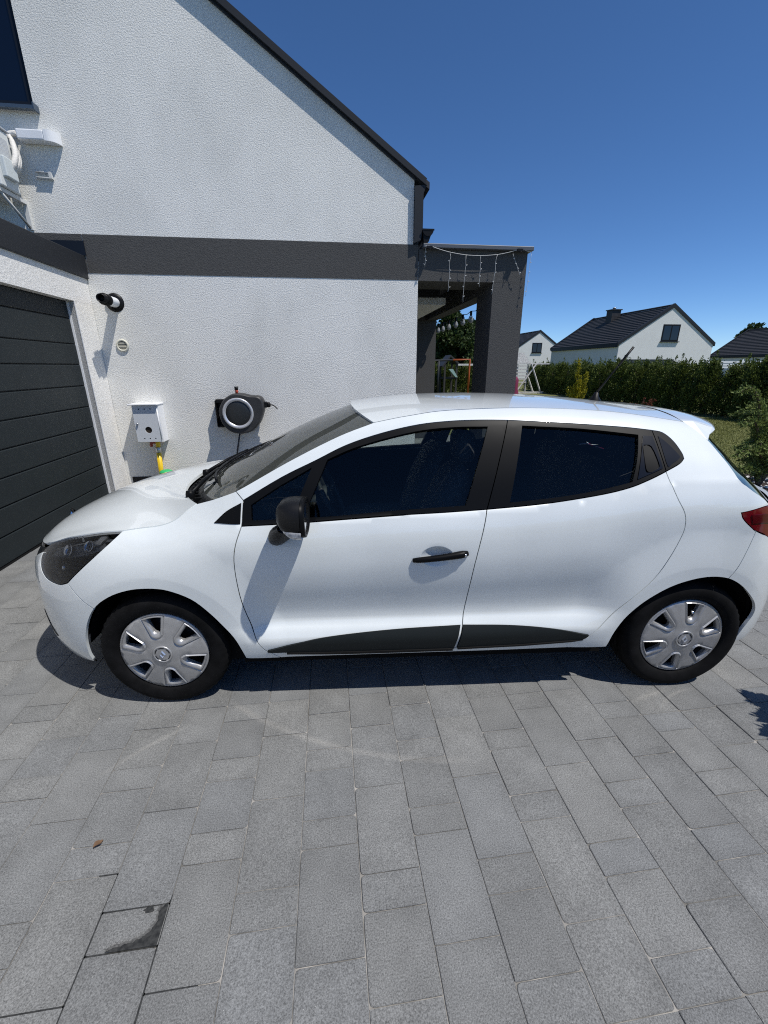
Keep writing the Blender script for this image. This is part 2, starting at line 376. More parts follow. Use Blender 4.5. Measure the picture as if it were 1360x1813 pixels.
def cdt(poly, holes=(), step=.03, extra=()):
    """triangles of a 2D polygon with holes: returns points, triangles, boundary loops"""
    loops = [poly]+list(holes); vs = []; es = []; idx = []
    for lp in loops:
        b = len(vs); vs += lp; es += [(b+i, b+(i+1) % len(lp)) for i in range(len(lp))]; idx.append(list(range(b, b+len(lp))))
    bnd = np.array(vs)
    ex = [q for q in extra if inpoly(q[0], q[1], poly) and ((bnd-q)**2).sum(1).min() > .008**2]
    exa = np.array(ex) if ex else None
    vs += ex
    if step:
        x0, y0 = bnd.min(0); x1, y1 = bnd.max(0); r = 0
        y = y0+step*.5
        while y < y1:
            x = x0+step*(.5 if r % 2 else 1.0)
            while x < x1:
                if inpoly(x, y, poly) and not any(inpoly(x, y, h) for h in holes) and ((bnd-(x, y))**2).sum(1).min() > (step*.45)**2 and (exa is None or ((exa-(x, y))**2).sum(1).min() > .014**2):
                    vs.append((x, y))
                x += step
            y += step*.87; r += 1
    res = delaunay_2d_cdt([Vector(v) for v in vs], es, [], 0, 1e-7)
    pv, pf, ov = res[0], res[2], res[3]
    mp = {}
    for i, src in enumerate(ov):
        for q in src: mp[q] = i
    tri = []
    for f in pf:
        cx = sum(pv[i].x for i in f)/len(f); cy = sum(pv[i].y for i in f)/len(f)
        if inpoly(cx, cy, poly) and not any(inpoly(cx, cy, h) for h in holes): tri.append(tuple(f))
    return [(p.x, p.y) for p in pv], tri, [[mp[i] for i in l if i in mp] for l in idx]
# ------------------------------------------------------------------ ground
mb = MB(); mb.add([(-400, -400, -.09), (400, -400, -.09), (400, 400, -.09), (-400, 400, -.09)], [(0, 1, 2, 3)])
tag(mb.build('ground', LAWN), kind='structure')
mb = MB()
mb.add([(5.35, -3, -.02), (60, -3, -.02), (60, 120, -.02), (5.35, 120, -.02)], [(0, 1, 2, 3)])
mb.add([(-12, 10.3, -.02), (5.35, 10.3, -.02), (5.35, 120, -.02), (-12, 120, -.02)], [(0, 1, 2, 3)])
lawn = tag(mb.build('lawn', LAWN), kind='structure')
mb = MB(); mb.box((-2.9, -4.5, -.08), (5.3, 10.2, -.0042))
drive = tag(mb.build('driveway', SAND), kind='structure')
mb = MB(); mb.box((5.30, -4.5, -.08), (5.36, 10.2, .004), 0, .006); kb = mb.build('kerb', mat('kerb concrete', (.24, .24, .23), .9, var=(12, .2)), drive)

UW, U, XJ = 0.2022, 0.1040, 0.036
TR = {-9: [1.995], -8: [1.578, 1.789, 1.895], -7: [1.37, 1.471, 1.672], -6: [.837, .947, 1.262, 1.575, 1.775],
      -5: [.735, 1.05, 1.154, 1.362, 1.464, 1.671], -4: [.836, .941, 1.255, 1.564, 1.77], -3: [.733, 1.046, 1.15, 1.355, 1.458, 1.667],
      -2: [.625, .835, .94, 1.251, 1.556, 1.768], -1: [.733, 1.044, 1.146, 1.352, 1.456, 1.66], 0: [.627, .835, .94, 1.25, 1.556, 1.764],
      1: [.731, 1.042, 1.143, 1.352, 1.455, 1.664], 2: [.626, .831, .936, 1.246, 1.557], 3: [.52, .73, 1.038, 1.142, 1.352, 1.453, 1.66],
      4: [.625, .832, .935, 1.245, 1.56], 5: [.523, .729, 1.04, 1.143, 1.35], 6: [.625, .828, .933, 1.241, 1.45, 1.546],
      7: [.73, 1.037, 1.138, 1.347], 8: [.83, .93, 1.24, 1.451], 10: [.83, .93, 1.24, 1.448, 1.546], 11: [1.15, 1.36, 1.672]}
rp = random.Random(3)
stones = []
for k in range(-15, 27):
    x = XJ+k*UW
    if x < -2.86 or x+UW > 5.31: continue
    J = list(TR.get(k, [1.04 if k % 2 else .94]))
    up = J[-1]; seq = []
    while up < (10.0 if x > 1.15 else 6.0):
        L = rp.choice([1, 2, 2, 3, 3]) if not seq or seq[-1] != 1 else rp.choice([2, 3])
        seq.append(L); up += L*U; J.append(up)
    lo = J[0]; seq = []
    while lo > -4.3:
        L = rp.choice([1, 2, 2, 3, 3]) if not seq or seq[-1] != 1 else rp.choice([2, 3])
        seq.append(L); lo -= L*U; J.insert(0, lo)
    for a, b in zip(J, J[1:]): stones.append((x, a, b))
inv = cam.matrix_world.inverted()
def screen(p):
    q = inv @ Vector(p)
    if q.z > -.05: return None
    return (q.x/-q.z*746.24+680, -q.y/-q.z*746.24+906)
def hidden_by_car(X, Y):                       # under the car or behind it
    return -1.55 < X+0.05*Y < 3.2 and Y > 2.05
vis = []
for st in stones:
    c = (st[0]+UW/2, (st[1]+st[2])/2, 0); s = screen(c)
    on = s is not None and -70 < s[0] < 1430 and s[1] < 1900 and s[1] > 700
    d = math.dist(c, (0, 0, CAM_H)); vis.append((not on, hidden_by_car(c[0], c[1]), d, st))
vis.sort(key=lambda t: t[:3])
base_mesh = {}
def paver_mesh(L, var):
    k = (round(L/U), var)
    if k in base_mesh: return base_mesh[k]
    rr = random.Random(k[0]*10+var); g = .0012; h = .05
    hx, hy = UW/2-g, k[0]*U/2-g
    # outline with slightly worn rounded corners
    pts = []
    for sx, sy in ((1, 1), (-1, 1), (-1, -1), (1, -1)):
        r = rr.choice([.003, .004, .012, .003]); cx, cy = sx*(hx-r), sy*(hy-r)
        a0 = math.atan2(sy, sx)-PI/4
        for q in (0, .5, 1): pts.append((cx+r*math.cos(a0+q*PI/2), cy+r*math.sin(a0+q*PI/2)))
    n = len(pts); c = .0018
    top = [(p[0]*(1-c/hx), p[1]*(1-c/hy), 0) for p in pts]; mid = [(p[0], p[1], -c) for p in pts]; bot = [(p[0], p[1], -h) for p in pts]
    fs = [tuple(range(n))]+[(i, i+n, (i+1) % n+n, (i+1) % n) for i in range(n)]+[(i+n, i+2*n, (i+1) % n+2*n, (i+1) % n+n) for i in range(n)]
    me = bpy.data.meshes.new('paver'); me.from_pydata(top+mid+bot, [], fs)
    bm = bmesh.new(); bm.from_mesh(me); bmesh.ops.recalc_face_normals(bm, faces=bm.faces); bm.to_mesh(me); bm.free()
    me.materials.append(PAVER); base_mesh[k] = me; return me
ci = 0; restm = MB()
for off, hid, d, (x, a, b) in vis:
    n = max(1, round((b-a)/U))
    if ci < 298 and not off and not hid:
        o = bpy.data.objects.new('paver', paver_mesh(n*U, rp.randint(0, 3))); COL.objects.link(o); o.parent = drive
        o.location = (x+UW/2+rp.uniform(-.0008, .0008), (a+b)/2, rp.uniform(-.0018, .0012))
        o.scale = (1, (b-a)/(n*U), 1)
        o.rotation_euler = (rp.uniform(-.004, .004), rp.uniform(-.005, .005), rp.uniform(-.003, .003)+(PI if rp.random() < .5 else 0)); ci += 1
    else:
        z = rp.uniform(-.0015, .001); g = .0016
        restm.box((x+g, a+g, -.03), (x+UW-g, b-g, z))
rest = tag(restm.build('paver_field', PAVERD, drive, recalc=False), kind='stuff')

# wet patch in one paver and the damp joints round it
WET = mat('wet dark stone', (.030, .030, .028), .45, var=(90, .45))
DAMP = mat('damp stone', (.085, .085, .082), .7, var=(110, .35))
mb = MB()
wet = [(.0, .0), (-.012, .0), (-.022, -.012), (-.02, -.035), (-.026, -.055), (-.038, -.068), (-.052, -.078), (-.066, -.081), (-.075, -.086), (-.09, -.085), (-.1, -.09),
       (-.118, -.0905), (-.13, -.0945), (-.14, -.0955), (-.145, -.099), (-.12, -.101), (-.06, -.1005), (.0, -.1005)]
wp = smooth_curve(wet[:15], 4)+wet[15:]
rr = random.Random(2)
wp = [(p[0]+(rr.uniform(-.0025, .0025) if p[0] < -.013 else 0), p[1]+(rr.uniform(-.002, .002) if -.097 < p[1] < -.003 else 0)) for p in wp]
wx, wy = XJ-3*UW-.0025, .9375
mb.add([(wx+p[0], wy+p[1]*1.01, .0024) for p in wp], [tuple(range(len(wp)))])
for cx, cy, s in ((-.055, -.007, .016),):
    ring = [(wx+cx+s*math.cos(2*PI*i/14)*rr.uniform(.7, 1.2), wy+cy+.6*s*math.sin(2*PI*i/14)*rr.uniform(.7, 1.2), .0024) for i in range(14)]
    mb.add(ring, [tuple(range(14))])
wo = mb.build('wet_patch', WET)
dm = MB(); cxm, cym = wx-.03, wy-.055
rim_ = [(min(wx+.001, wx+p[0]-.006*abs(math.sin(i*.9))-.002), max(wy-.1035, min(wy+.001, wy+p[1]*1.01+.003+.005*abs(math.sin(i*1.7))))) for i, p in enumerate(wp)]
dm.add([(q[0], q[1], .0016) for q in rim_], [tuple(range(len(rim_)))]); dm.build('damp_rim', DAMP, wo)
mb = MB()
for (xa, ya, xb, yb) in ((-3, .60, -3, .965), (-4, .60, -4, 1.05), (-6, .70, -6, .84)):
    X = XJ+xa*UW; mb.box((X-.0035, ya, -.006), (X+.0035, yb, -.0018))
for (k, y, f0, f1) in ((-4, .94, 0, 1), (-4, .8365, 0, 1), (-5, 1.05, .7, 1), (-3, .733, 0, .7), (-5, .735, 0, 1)):
    mb.box((XJ+k*UW+f0*UW, y-.003, -.006), (XJ+k*UW+f1*UW, y+.003, -.0018))
tag(mb.build('damp_joint', WET, wo), kind='stuff')
tag(wo, 'dark wet patch on one grey paver with damp black joints around it', 'stain', kind=None)
# curled dry leaf
mb = MB(); rows = 6
for i in range(rows+1):
    t = i/rows; wd = .011*math.sin(PI*min(max(t, .04), .96))
    for j in (-1, 0, 1): mb.v.append((t*.032-.016, j*wd, .004+.006*abs(j)+.004*math.sin(t*5)))
mb.f = [(i*3+j, i*3+j+1, (i+1)*3+j+1, (i+1)*3+j) for i in range(rows) for j in range(2)]; mb.mi = [0]*len(mb.f); mb.sm = [True]*len(mb.f)
lf = mb.build('dry_leaf', mat('dry leaf', (.13, .075, .04), .8)); lf.location = (-.8825, 1.153, .003); lf.rotation_euler = (0, 0, .9)
tag(lf, 'small curled brown leaf lying on the pavers', 'leaf')

# ------------------------------------------------------------------ house
WY = 5.9
house = thing('house', 'white stucco gabled house with dark grey band and pergola', 'house', (-2, 8, 0))
def H(mbx, name, m, recalc=True, parent=None):
    o = mbx.build(name, m, parent or house, recalc)
    if parent is None: o.matrix_parent_inverse = Matrix.Translation((2, -8, 0))
    return o
SL = .664
def rz_(x): return 3.652+(1.246-x)*SL          # verge underside line on the gable
RX = -3.4; LX = -8.05
win = [(-4.35, 4.15), (-2.89, 4.15), (-2.89, 5.45), (-4.35, 5.45)]
gable = [(LX, 0), (1.19, 0), (1.19, 2.85), (1.12, 2.85), (1.12, rz_(1.12)-.03), (RX, rz_(RX)-.03), (LX, rz_(1.246)-.03)]
pts, tri, _ = cdt(gable, [win], 0)
mb = MB(); mb.add([(p[0], WY, p[1]) for p in pts], tri)
mb.box((1.0, WY+.004, 0), (1.1895, 15.5, 2.84)); mb.box((.95, WY+.004, 2.84), (1.118, 15.5, 3.55))
H(mb, 'gable_wall', WALLW)
mb = MB(); mb.box((LX, 15.2, 0), (1.0, 15.5, 3.5)); mb.box((LX, WY+.01, 0), (LX+.2, 15.2, 3.5)); H(mb, 'rear_wall', WALLW)
mb = MB(); mb.box((-2.68, WY-.004, 2.64), (1.186, WY+.05, 3.03)); mb.box((LX, WY-.004, 2.64), (-2.685, WY+.05, 3.03)); H(mb, 'wall_band', DARKP)
mb = MB(); mb.box((-2.66, WY-.012, 0), (1.188, WY+.05, .215)); H(mb, 'plinth', MOSAIC if False else mat('dark plinth', (.012, .012, .013), .9, var=(50, .4)))
# window
mb = MB()
for a, b in (((-4.35, 4.15), (-2.89, 4.21)), ((-4.35, 5.39), (-2.89, 5.45)), ((-4.35, 4.21), (-4.29, 5.39)), ((-2.95, 4.21), (-2.89, 5.39)), ((-3.65, 4.21), (-3.59, 5.39))):
    mb.box((a[0], WY+.03, a[1]), (b[0], WY+.09, b[1]))
wf = H(mb, 'window', NAVY)
mb = MB(); mb.box((-4.3, WY+.045, 4.2), (-2.94, WY+.06, 5.4)); H(mb, 'pane', HOUSEPANE, parent=wf)
mb = MB(); mb.prism([(WY-.09, 4.105), (WY-.09, 4.135), (WY+.03, 4.155), (WY+.03, 4.125)], 0, -4.40, -2.855)
mb.box((-2.858, WY-.092, 4.10), (-2.845, WY+.0, 4.16)); H(mb, 'sill', mat('blue grey sill', (.05, .075, .11), .35), parent=wf)
# roof
VY = 5.845
mb = MB()
def slab(x0, z0, x1, z1, th): return [(x0, z0), (x1, z1), (x1, z1+th), (x0, z0+th)]
mb.prism([(1.30, rz_(1.30)-.02), (RX, rz_(RX)-.02), (LX-.25, rz_(1.30)-.08), (LX-.25, rz_(1.30)+.02), (RX, rz_(RX)+.055), (1.30, rz_(1.30)+.05)], 1, VY+.02, 15.7)
H(mb, 'roof', TILE)
mb = MB()
mb.prism([(1.26, rz_(1.26)-.02), (RX, rz_(RX)-.02), (RX, rz_(RX)+.06), (1.26, rz_(1.26)+.05), (1.245, rz_(1.26)+.02)], 1, VY-.012, VY+.03)
mb.prism([(1.13, rz_(1.13)-.045), (RX, rz_(RX)-.045), (RX, rz_(RX)-.021), (1.13, rz_(1.13)-.021)], 1, VY+.025, WY+.02)
H(mb, 'verge_trim', FASC)
mb = MB(); mb.prism([(1.122, 3.035), (1.205, 3.07), (1.225, 3.20), (1.225, 3.55), (1.262, 3.635), (1.122, 3.62)], 1, VY, 15.6); H(mb, 'eave_box', FASC)
mb = MB(); cx, cz, rg = 1.288, 3.175, .068
mb.lathe([(rg, 0), (rg, 9.6)], (cx, VY-.02, cz), (0, 1, 0), 24)
mb.f = [f for f in mb.f if sum(mb.v[i][2] for i in f)/4 < cz+.001]; mb.mi = [0]*len(mb.f); mb.sm = [True]*len(mb.f)
ring = [(cx+rg*math.cos(PI+PI*i/14), VY-.021, cz+rg*math.sin(PI+PI*i/14)) for i in range(15)]
mb.add(ring, [tuple(range(15))]); mb.box((cx-rg-.005, VY-.024, cz-.008), (cx+rg+.008, VY-.018, cz+.010))
mb.prism([(1.225, 3.17), (1.24, 3.04), (1.30, 3.05), (1.33, 3.13)], 1, VY-.01, VY+.08)
gt = H(mb, 'gutter', BLACKP)
# pergola porch
mb = MB(); mb.box((1.192, WY-.002, 2.635), (2.612, 6.5, 2.985)); mb.box((2.18, 6.502, 2.55), (2.40, 10.2, 2.984)); H(mb, 'porch_beam', DARKP)
mb = MB(); mb.box((1.192, 9.802, 2.46), (2.178, 10.198, 2.868)); H(mb, 'rear_beam', DARKP)
mb = MB(); mb.box((2.18, WY-.002, 0), (2.612, 6.5, 2.633)); H(mb, 'porch_column', DARKP)
mb = MB(); mb.box((1.97, 9.8, 0), (2.405, 10.2, 2.548)); H(mb, 'porch_column', DARKP)
mb = MB(); mb.box((1.2, 6.502, 2.87), (2.178, 10.2, 2.98)); H(mb, 'porch_ceiling', mat('porch ceiling', (.05, .05, .055), .8))
mb = MB(); mb.box((1.235, WY-.075, 2.988), (2.66, 10.25, 3.035), 0, .006); mb.box((2.50, WY+.1, 3.036), (2.66, 10.2, 3.065)); H(mb, 'porch_roof_edge', mat('grey flashing', (.10, .105, .115), .4))
mb = MB(); mb.box((1.195, 7.0, 2.505), (1.85, 10.0, 2.60)); H(mb, 'soffit_panel', mat('white soffit', (.72, .71, .68), .6))
mb = MB(); mb.box((1.195, 6.95, 2.63), (1.74, 10.0, 2.72)); mb.box((1.195, 6.98, 2.602), (1.855, 10.0, 2.627)); H(mb, 'blind_box', FASC)
mb = MB()
for z in (1.90, 1.52, 1.1): mb.box((1.165, WY-.0, z), (1.188, WY+.03, z+.05)); 
mb2 = MB(); mb2.box((1.191, WY+.02, 0), (1.2, 9.8, 2.5)); H(mb2, 'side_cladding', DARKP)
# garage
GX, DX = -2.72, -2.80
mb = MB(); mb.box((-3.0, -3.2, 2.30), (GX, WY-.006, 2.60)); mb.box((-3.0, 5.52, 0), (GX, WY-.006, 2.299)); mb.box((-3.0, -3.2, 0), (GX, 2.84, 2.299))
H(mb, 'garage_wall', WALLG)
mb = MB(); mb.box((-2.84, 5.514, 0), (GX-.004, 5.5195, 2.297)); H(mb, 'garage_reveal', MOSAIC)
mb = MB(); mb.box((-2.84, 2.841, 0), (GX-.004, 2.846, 2.297)); H(mb, 'garage_reveal', MOSAIC)
mb = MB(); mb.box((GX-.006, 5.509, .0), (GX+.003, 5.5145, 2.297)); mb.box((DX-.005, 5.503, 0), (DX+.018, 5.5135, 2.297)); H(mb, 'corner_bead', WHITEP)
mb = MB(); mb.box((-8, -3.3, 2.575), (-2.692, WY-.008, 2.815), 0, .008); H(mb, 'garage_fascia', FASC)
mb = MB(); mb.box((-8, WY-.016, 2.816), (-2.672, WY-.005, 2.962)); H(mb, 'roof_flashing', NAVY)
door = MB(); door.box((DX-.06, 2.85, 0), (DX-.022, 5.501, 2.298)); gd = H(door, 'garage_door', mat('door seam shadow gap', (.008, .009, .010), .7))
seams = [.012, .245, .480, .713, .943, 1.177, 1.411, 1.643, 1.858, 2.124]
for i, (a, b) in enumerate(zip(seams, seams[1:]+[2.297])):
    mb = MB(); n = 0
    lip = .010
    mb.prism([(DX-.03, a+.004), (DX-.004, a+.004), (DX, a+.010), (DX, b-.014), (DX-.004, b-.006), (DX-.03, b-.006)], 1, 2.853, 5.499)
    H(mb, 'door_panel', DOORP, parent=gd)
mb = MB(); mb.box((DX-.02, 2.85, 0.0), (DX+.01, 5.501, .014)); H(mb, 'bottom_seal', BLACKP, parent=gd)

# ------------------------------------------------------------------ things on the house wall
ac = thing('air_conditioner', 'white outdoor air conditioner unit hung high on the wall by the window', 'air conditioner', (-3.4, 5.6, 3.28))
AX = -.13
def at(o, par): o.matrix_parent_inverse = Matrix.Translation(-Vector(par.location)); return o
def atx(o, par): at(o, par); o.location.x = AX; return o
mb = MB(); mb.box((-3.80, 5.47, 3.33), (-3.0, 5.76, 3.86), 0, .015); atx(mb.build('casing', mat('ac enamel', (.66, .68, .67), .45), ac), ac)
mb = MB()
for i in range(11): mb.box((-3.003, 5.50+.02*i, 3.62), (-2.996, 5.508+.02*i, 3.78))
mb.box((-3.82, 5.455, 3.862), (-2.985, 5.775, 3.878), 0, .005); atx(mb.build('side_grille', GREYP, ac), ac)
mb = MB(); mb.box((-3.002, 5.52, 3.42), (-2.955, 5.70, 3.60), 0, .01); atx(mb.build('valve_cover', mat('ac cover', (.58, .62, .62), .5), ac), ac)
mb = MB()
for x in (-3.70, -3.05):
    mb = MB(); mb.box((x-.02, 5.45, 3.285), (x+.02, WY, 3.325)); mb.box((x-.02, WY-.03, 3.05), (x+.02, WY, 3.285))
    mb.tube([(x, 5.5, 3.29), (x, WY-.015, 3.06)], .014, 6)
    atx(mb.build('bracket', mat('bracket zinc', (.62, .62, .60), .5), ac), ac)
mb = MB()
for k, (r, c) in enumerate(((.026, 0), (.020, .035), (.014, .06))):
    mb.tube(smooth_curve([(-2.985+c*.3, 5.66+c, 3.52), (-2.95+c*.3, 5.67+c, 3.58), (-2.945, 5.72+c, 3.68), (-2.985, 5.79+c*.3, 3.80), (-3.03, 5.84, 3.885), (-2.96, 5.85, 3.905)], 6), r, 8)
atx(mb.build('hose', mat('insulated hose', (.66, .64, .60), .8, bump=(60, .6, .01)), ac), ac)
duct = thing('pipe_cover', 'white plastic pipe trunking with rounded end above the shaded wall patch', 'pipe cover', (-2.9, WY, 3.88))
mb = MB(); mb.box((-3.06, WY-.12, 3.835), (-2.80, WY-.001, 3.925), 0, .012); at(mb.build('trunk', WHITEP, duct), duct)
mb = MB(); n = 10; P1 = [(-2.798, WY-.122)]+[(-2.79+.105*math.sin(PI/2*i/n), WY-.118*math.cos(PI/2*i/n)-.003) for i in range(n+1)]+[(-2.798, WY-.002)]
mb.prism([(p[0], p[1]) for p in P1], 2, 3.832, 3.928); at(mb.build('end_elbow', WHITEP, duct), duct)
mb = MB()
mb.tube([(-3.0, 5.87, 3.585), (-2.855, 5.87, 3.585), (-2.855, 5.87, 3.535), (-3.0, 5.87, 3.535)], .010, 6); mb.box((-2.872, 5.86, 3.53), (-2.845, WY, 3.59))
tag(mb.build('wall_bracket', mat('bracket zinc', (.5, .5, .5))), 'small metal loop bracket under the white pipe trunking', 'bracket')
# flue
fl = thing('flue_pipe', 'white boiler flue with black cowl and wall collar', 'flue', (-2.462, WY, 2.335))
fa = Vector((.058, -.50, -.013)).normalized(); fb = Vector((-2.462, WY, 2.335))
mb = MB(); mb.lathe([(.0, -.022), (.072, -.022), (.098, -.014), (.102, 0), (.052, .0)], fb, -fa, 32); mb.lathe([(.05, .02), (.10, .012), (.103, .001)], fb, fa, 32); at(mb.build('collar', BLACKP, fl), fl)
mb = MB(); mb.lathe([(.054, .0), (.054, .27)], fb, fa, 32); at(mb.build('tube', WHITEP, fl), fl)
mb = MB(); pr = [(.054, .268), (.062, .27), (.062, .285)]
for i in range(5): pr += [(.062, .29+i*.018), (.052, .293+i*.018), (.052, .303+i*.018), (.062, .306+i*.018)]
pr += [(.05, .385), (.045, .39), (.045, .47), (.036, .47), (.036, .40), (0, .40)]
mb.lathe(pr, fb, fa, 28); at(mb.build('cowl', BLACKP, fl), fl)
# vent
vn = thing('vent_grille', 'small round cream vent grille on the white wall', 'vent', (-2.468, WY, 1.86))
mb = MB(); mb.lathe([(.05, .0), (.072, .0), (.072, .012), (.066, .018), (.054, .018), (.05, .010)], (-2.468, WY, 1.86), (0, -1, 0), 32); at(mb.build('ring', mat('cream plastic', (.62, .60, .50), .5), vn), vn)
mb = MB(); mb.lathe([(.0, .004), (.052, .004)], (-2.468, WY, 1.86), (0, -1, 0), 24); at(mb.build('backing', mat('vent dark', (.06, .05, .03), .9), vn), vn)
for i in range(6):
    z = -.040+.016*i; hw = math.sqrt(.05**2-z*z)
    mb = MB(); mb.prism([(WY-.014, 1.86+z-.005), (WY-.004, 1.86+z+.003), (WY-.003, 1.86+z+.001), (WY-.013, 1.86+z-.007)], 0, -2.468-hw, -2.468+hw); at(mb.build('slat', MATS['cream plastic'], vn), vn)
# gas meter box
gx0, gx1, gz0, gz1, gy = -2.425, -2.13, .705, 1.165, 5.70
gb = thing('gas_meter_box', 'white metal gas meter box with round hole and small key lock', 'meter box', (gx0, gy, gz0))
mb = MB(); mb.box((gx0, gy+.016, gz0), (gx1+.012, WY-.001, gz1)); at(mb.build('box', WHITEP, gb), gb)
mb = MB(); mb.box((gx0-.03, gy-.035, gz1), (gx1+.02, WY-.001, gz1+.016), 0, .004); at(mb.build('lid', WHITEP, gb), gb)
dp = [(gx0+.004, gz0+.006), (gx1-.012, gz0+.006), (gx1-.012, gz1-.006), (gx0+.004, gz1-.006)]
circ = lambda x, z, r, n: [(x+r*math.cos(2*PI*i/n), z+r*math.sin(2*PI*i/n)) for i in range(n)]
holes = [circ(-2.27, .86, .041, 22)]+[circ(-2.345+.068*i, 1.118, .009, 10) for i in range(3)]+[circ(-2.335+.066*i, .752, .009, 10) for i in range(3)]
pts, tri, lps = cdt(dp, holes, 0)
mb = MB(); mb.add([(p[0], gy, p[1]) for p in pts], tri); n = len(pts)
for lp in lps: mb.add([(pts[i][0], gy, pts[i][1]) for i in lp]+[(pts[i][0], gy+.012, pts[i][1]) for i in lp], [(i, (i+1) % len(lp), (i+1) % len(lp)+len(lp), i+len(lp)) for i in range(len(lp))])
at(mb.build('door', mat('meter box door', (.62, .645, .67), .4), gb), gb)
mb = MB(); mb.box((gx0+.006, gy+.0125, gz0+.01), (gx1-.014, gy+.0155, gz1-.01)); at(mb.build('hole_backing', mat('box inside', (.025, .016, .010), .9), gb), gb)
mb = MB(); mb.lathe([(.013, 0), (.013, .02), (.007, .022), (.007, .016), (0, .016)], (gx0+.036, gy, .935), (0, -1, 0), 14); at(mb.build('lock', STEEL, gb), gb)
mb = MB(); mb.tube([(gx1-.004, gy+.006, gz0+.03), (gx1-.004, gy+.006, gz1-.03)], .007, 8); at(mb.build('hinge', WHITEP, gb), gb)
gp = thing('gas_pipe', 'bright yellow gas pipe dropping from the meter box to the ground', 'pipe', (-2.26, 5.80, 0))
mb = MB(); mb.tube([(-2.235, 5.80, .56), (-2.262, 5.80, 0)], .030, 14); mb.tube([(-2.222, 5.80, .71), (-2.231, 5.80, .62)], .028, 12); at(mb.build('pipe', YELLOW, gp), gp)
mb = MB(); mb.tube([(-2.231, 5.80, .625), (-2.236, 5.80, .555)], .033, 12); at(mb.build('coupling', STEEL, gp), gp)
mb = MB(); mb.box((-2.31, 5.80, .67), (-2.235, 5.84, .70)); mb.tube([(-2.31, 5.81, .70), (-2.315, 5.81, .63)], .016, 8); mb.tube([(-2.335, 5.81, .655), (-2.295, 5.81, .65)], .008, 6); at(mb.build('valve', mat('red valve', (.35, .05, .03), .5), gp), gp)
# hose reel
hr = thing('hose_reel', 'black wall-mounted garden hose reel with a silver ring', 'hose reel', (-1.15, WY, 1.05))
CX, CZ = -1.145, 1.052
body = smooth_curve([(CX-.245, CZ-.02), (CX-.235, CZ+.06), (CX-.17, CZ+.165), (CX-.06, CZ+.235), (CX+.06, CZ+.24), (CX+.17, CZ+.215), (CX+.27, CZ+.205), (CX+.315, CZ+.16), (CX+.325, CZ+.07), (CX+.30, CZ-.02),
      (CX+.25, CZ-.13), (CX+.16, CZ-.225), (CX+.02, CZ-.262), (CX-.12, CZ-.235), (CX-.21, CZ-.14), (CX-.245, CZ-.02)], 5)[:-1]
mb = MB(); n = len(body); lay = []
for y, k in ((5.82, .93), (5.815, 1.0), (5.70, 1.0), (5.665, .97), (5.652, .92)): lay.append([(CX+(p[0]-CX)*k, y, CZ+(p[1]-CZ)*k) for p in body])
vs = sum(lay, []); mb.add(vs, [(i*n+j, i*n+(j+1) % n, (i+1)*n+(j+1) % n, (i+1)*n+j) for i in range(4) for j in range(n)], 0, True); mb.add(lay[-1], [tuple(range(n))]); mb.add(lay[0], [tuple(range(n-1, -1, -1))])
at(mb.build('casing', mat('reel plastic', (.030, .030, .031), .5, var=(8, .2)), hr), hr)
mb = MB(); mb.lathe([(.150, .0), (.188, .0), (.192, .010), (.185, .020), (.165, .016), (.152, .004)], (CX, 5.652, CZ), (0, -1, 0), 48); at(mb.build('ring', mat('silver plastic', (.62, .62, .63), .32, metal=.5), hr), hr)
mb = MB(); mb.lathe([(0, .012), (.10, .011), (.145, .004), (.153, .0)], (CX, 5.652, CZ), (0, -1, 0), 40); at(mb.build('cover_disc', mat('reel disc', (.018, .02, .021), .4), hr), hr)
mb = MB()
mb.box((CX-.30, 5.80, CZ+.115), (CX-.12, 5.885, CZ+.165), 0, .01); mb.box((CX-.30, 5.80, CZ-.19), (CX-.16, 5.885, CZ-.165), 0, .006); mb.box((CX-.30, 5.865, CZ-.18), (CX-.1, WY-.001, CZ+.15), 0, .006); mb.box((CX-.305, 5.78, CZ-.18), (CX-.292, 5.88, CZ+.15), 0, .005)
at(mb.build('wall_bracket', BLACKP, hr), hr)
mb = MB(); mb.box((CX+.27, 5.70, CZ+.06), (CX+.36, 5.77, CZ+.135), 0, .012); mb.lathe([(0, .035), (.018, .03), (.026, .01), (.026, -.01), (.018, -.03), (0, -.035)], (CX+.375, 5.735, CZ+.095), (0, 0, 1), 14)
mb.tube(smooth_curve([(CX+.38, 5.735, CZ+.095), (CX+.43, 5.73, CZ+.09), (CX+.465, 5.72, CZ+.065), (CX+.485, 5.715, CZ+.04)], 5), .007, 8); at(mb.build('hose_guide', BLACKP, hr), hr)
mb = MB(); mb.tube([(CX-.0, 5.72, CZ+.23), (CX-.003, 5.72, CZ+.30)], .019, 10); at(mb.build('swivel_joint', mat('red plastic', (.42, .06, .03), .5), hr), hr)
mb = MB(); mb.tube([(CX-.003, 5.72, CZ+.285), (CX-.004, 5.72, CZ+.325)], .022, 10); at(mb.build('swivel_cap', BLACKP, hr), hr)
mb = MB(); mb.tube([(CX-.03, 5.80, CZ-.24), (CX-.10, 5.84, CZ-.5), (CX-.17, 5.86, .2), (CX-.2, 5.86, 0)], .011, 8); at(mb.build('supply_hose', mat('dark hose', (.02, .022, .03), .5), hr), hr)
# green watering can lid showing beyond the bonnet
mb = MB(); mb.lathe([(0, .03), (.05, .028), (.075, .012), (.08, 0), (.078, -.28), (.0, -.28)], (-2.11, 5.6, .335), (0, 0, 1), 24)
tag(mb.build('green_bucket', mat('green plastic', (.03, .40, .13), .4)), 'green plastic tub on the ground beyond the bonnet', 'tub')

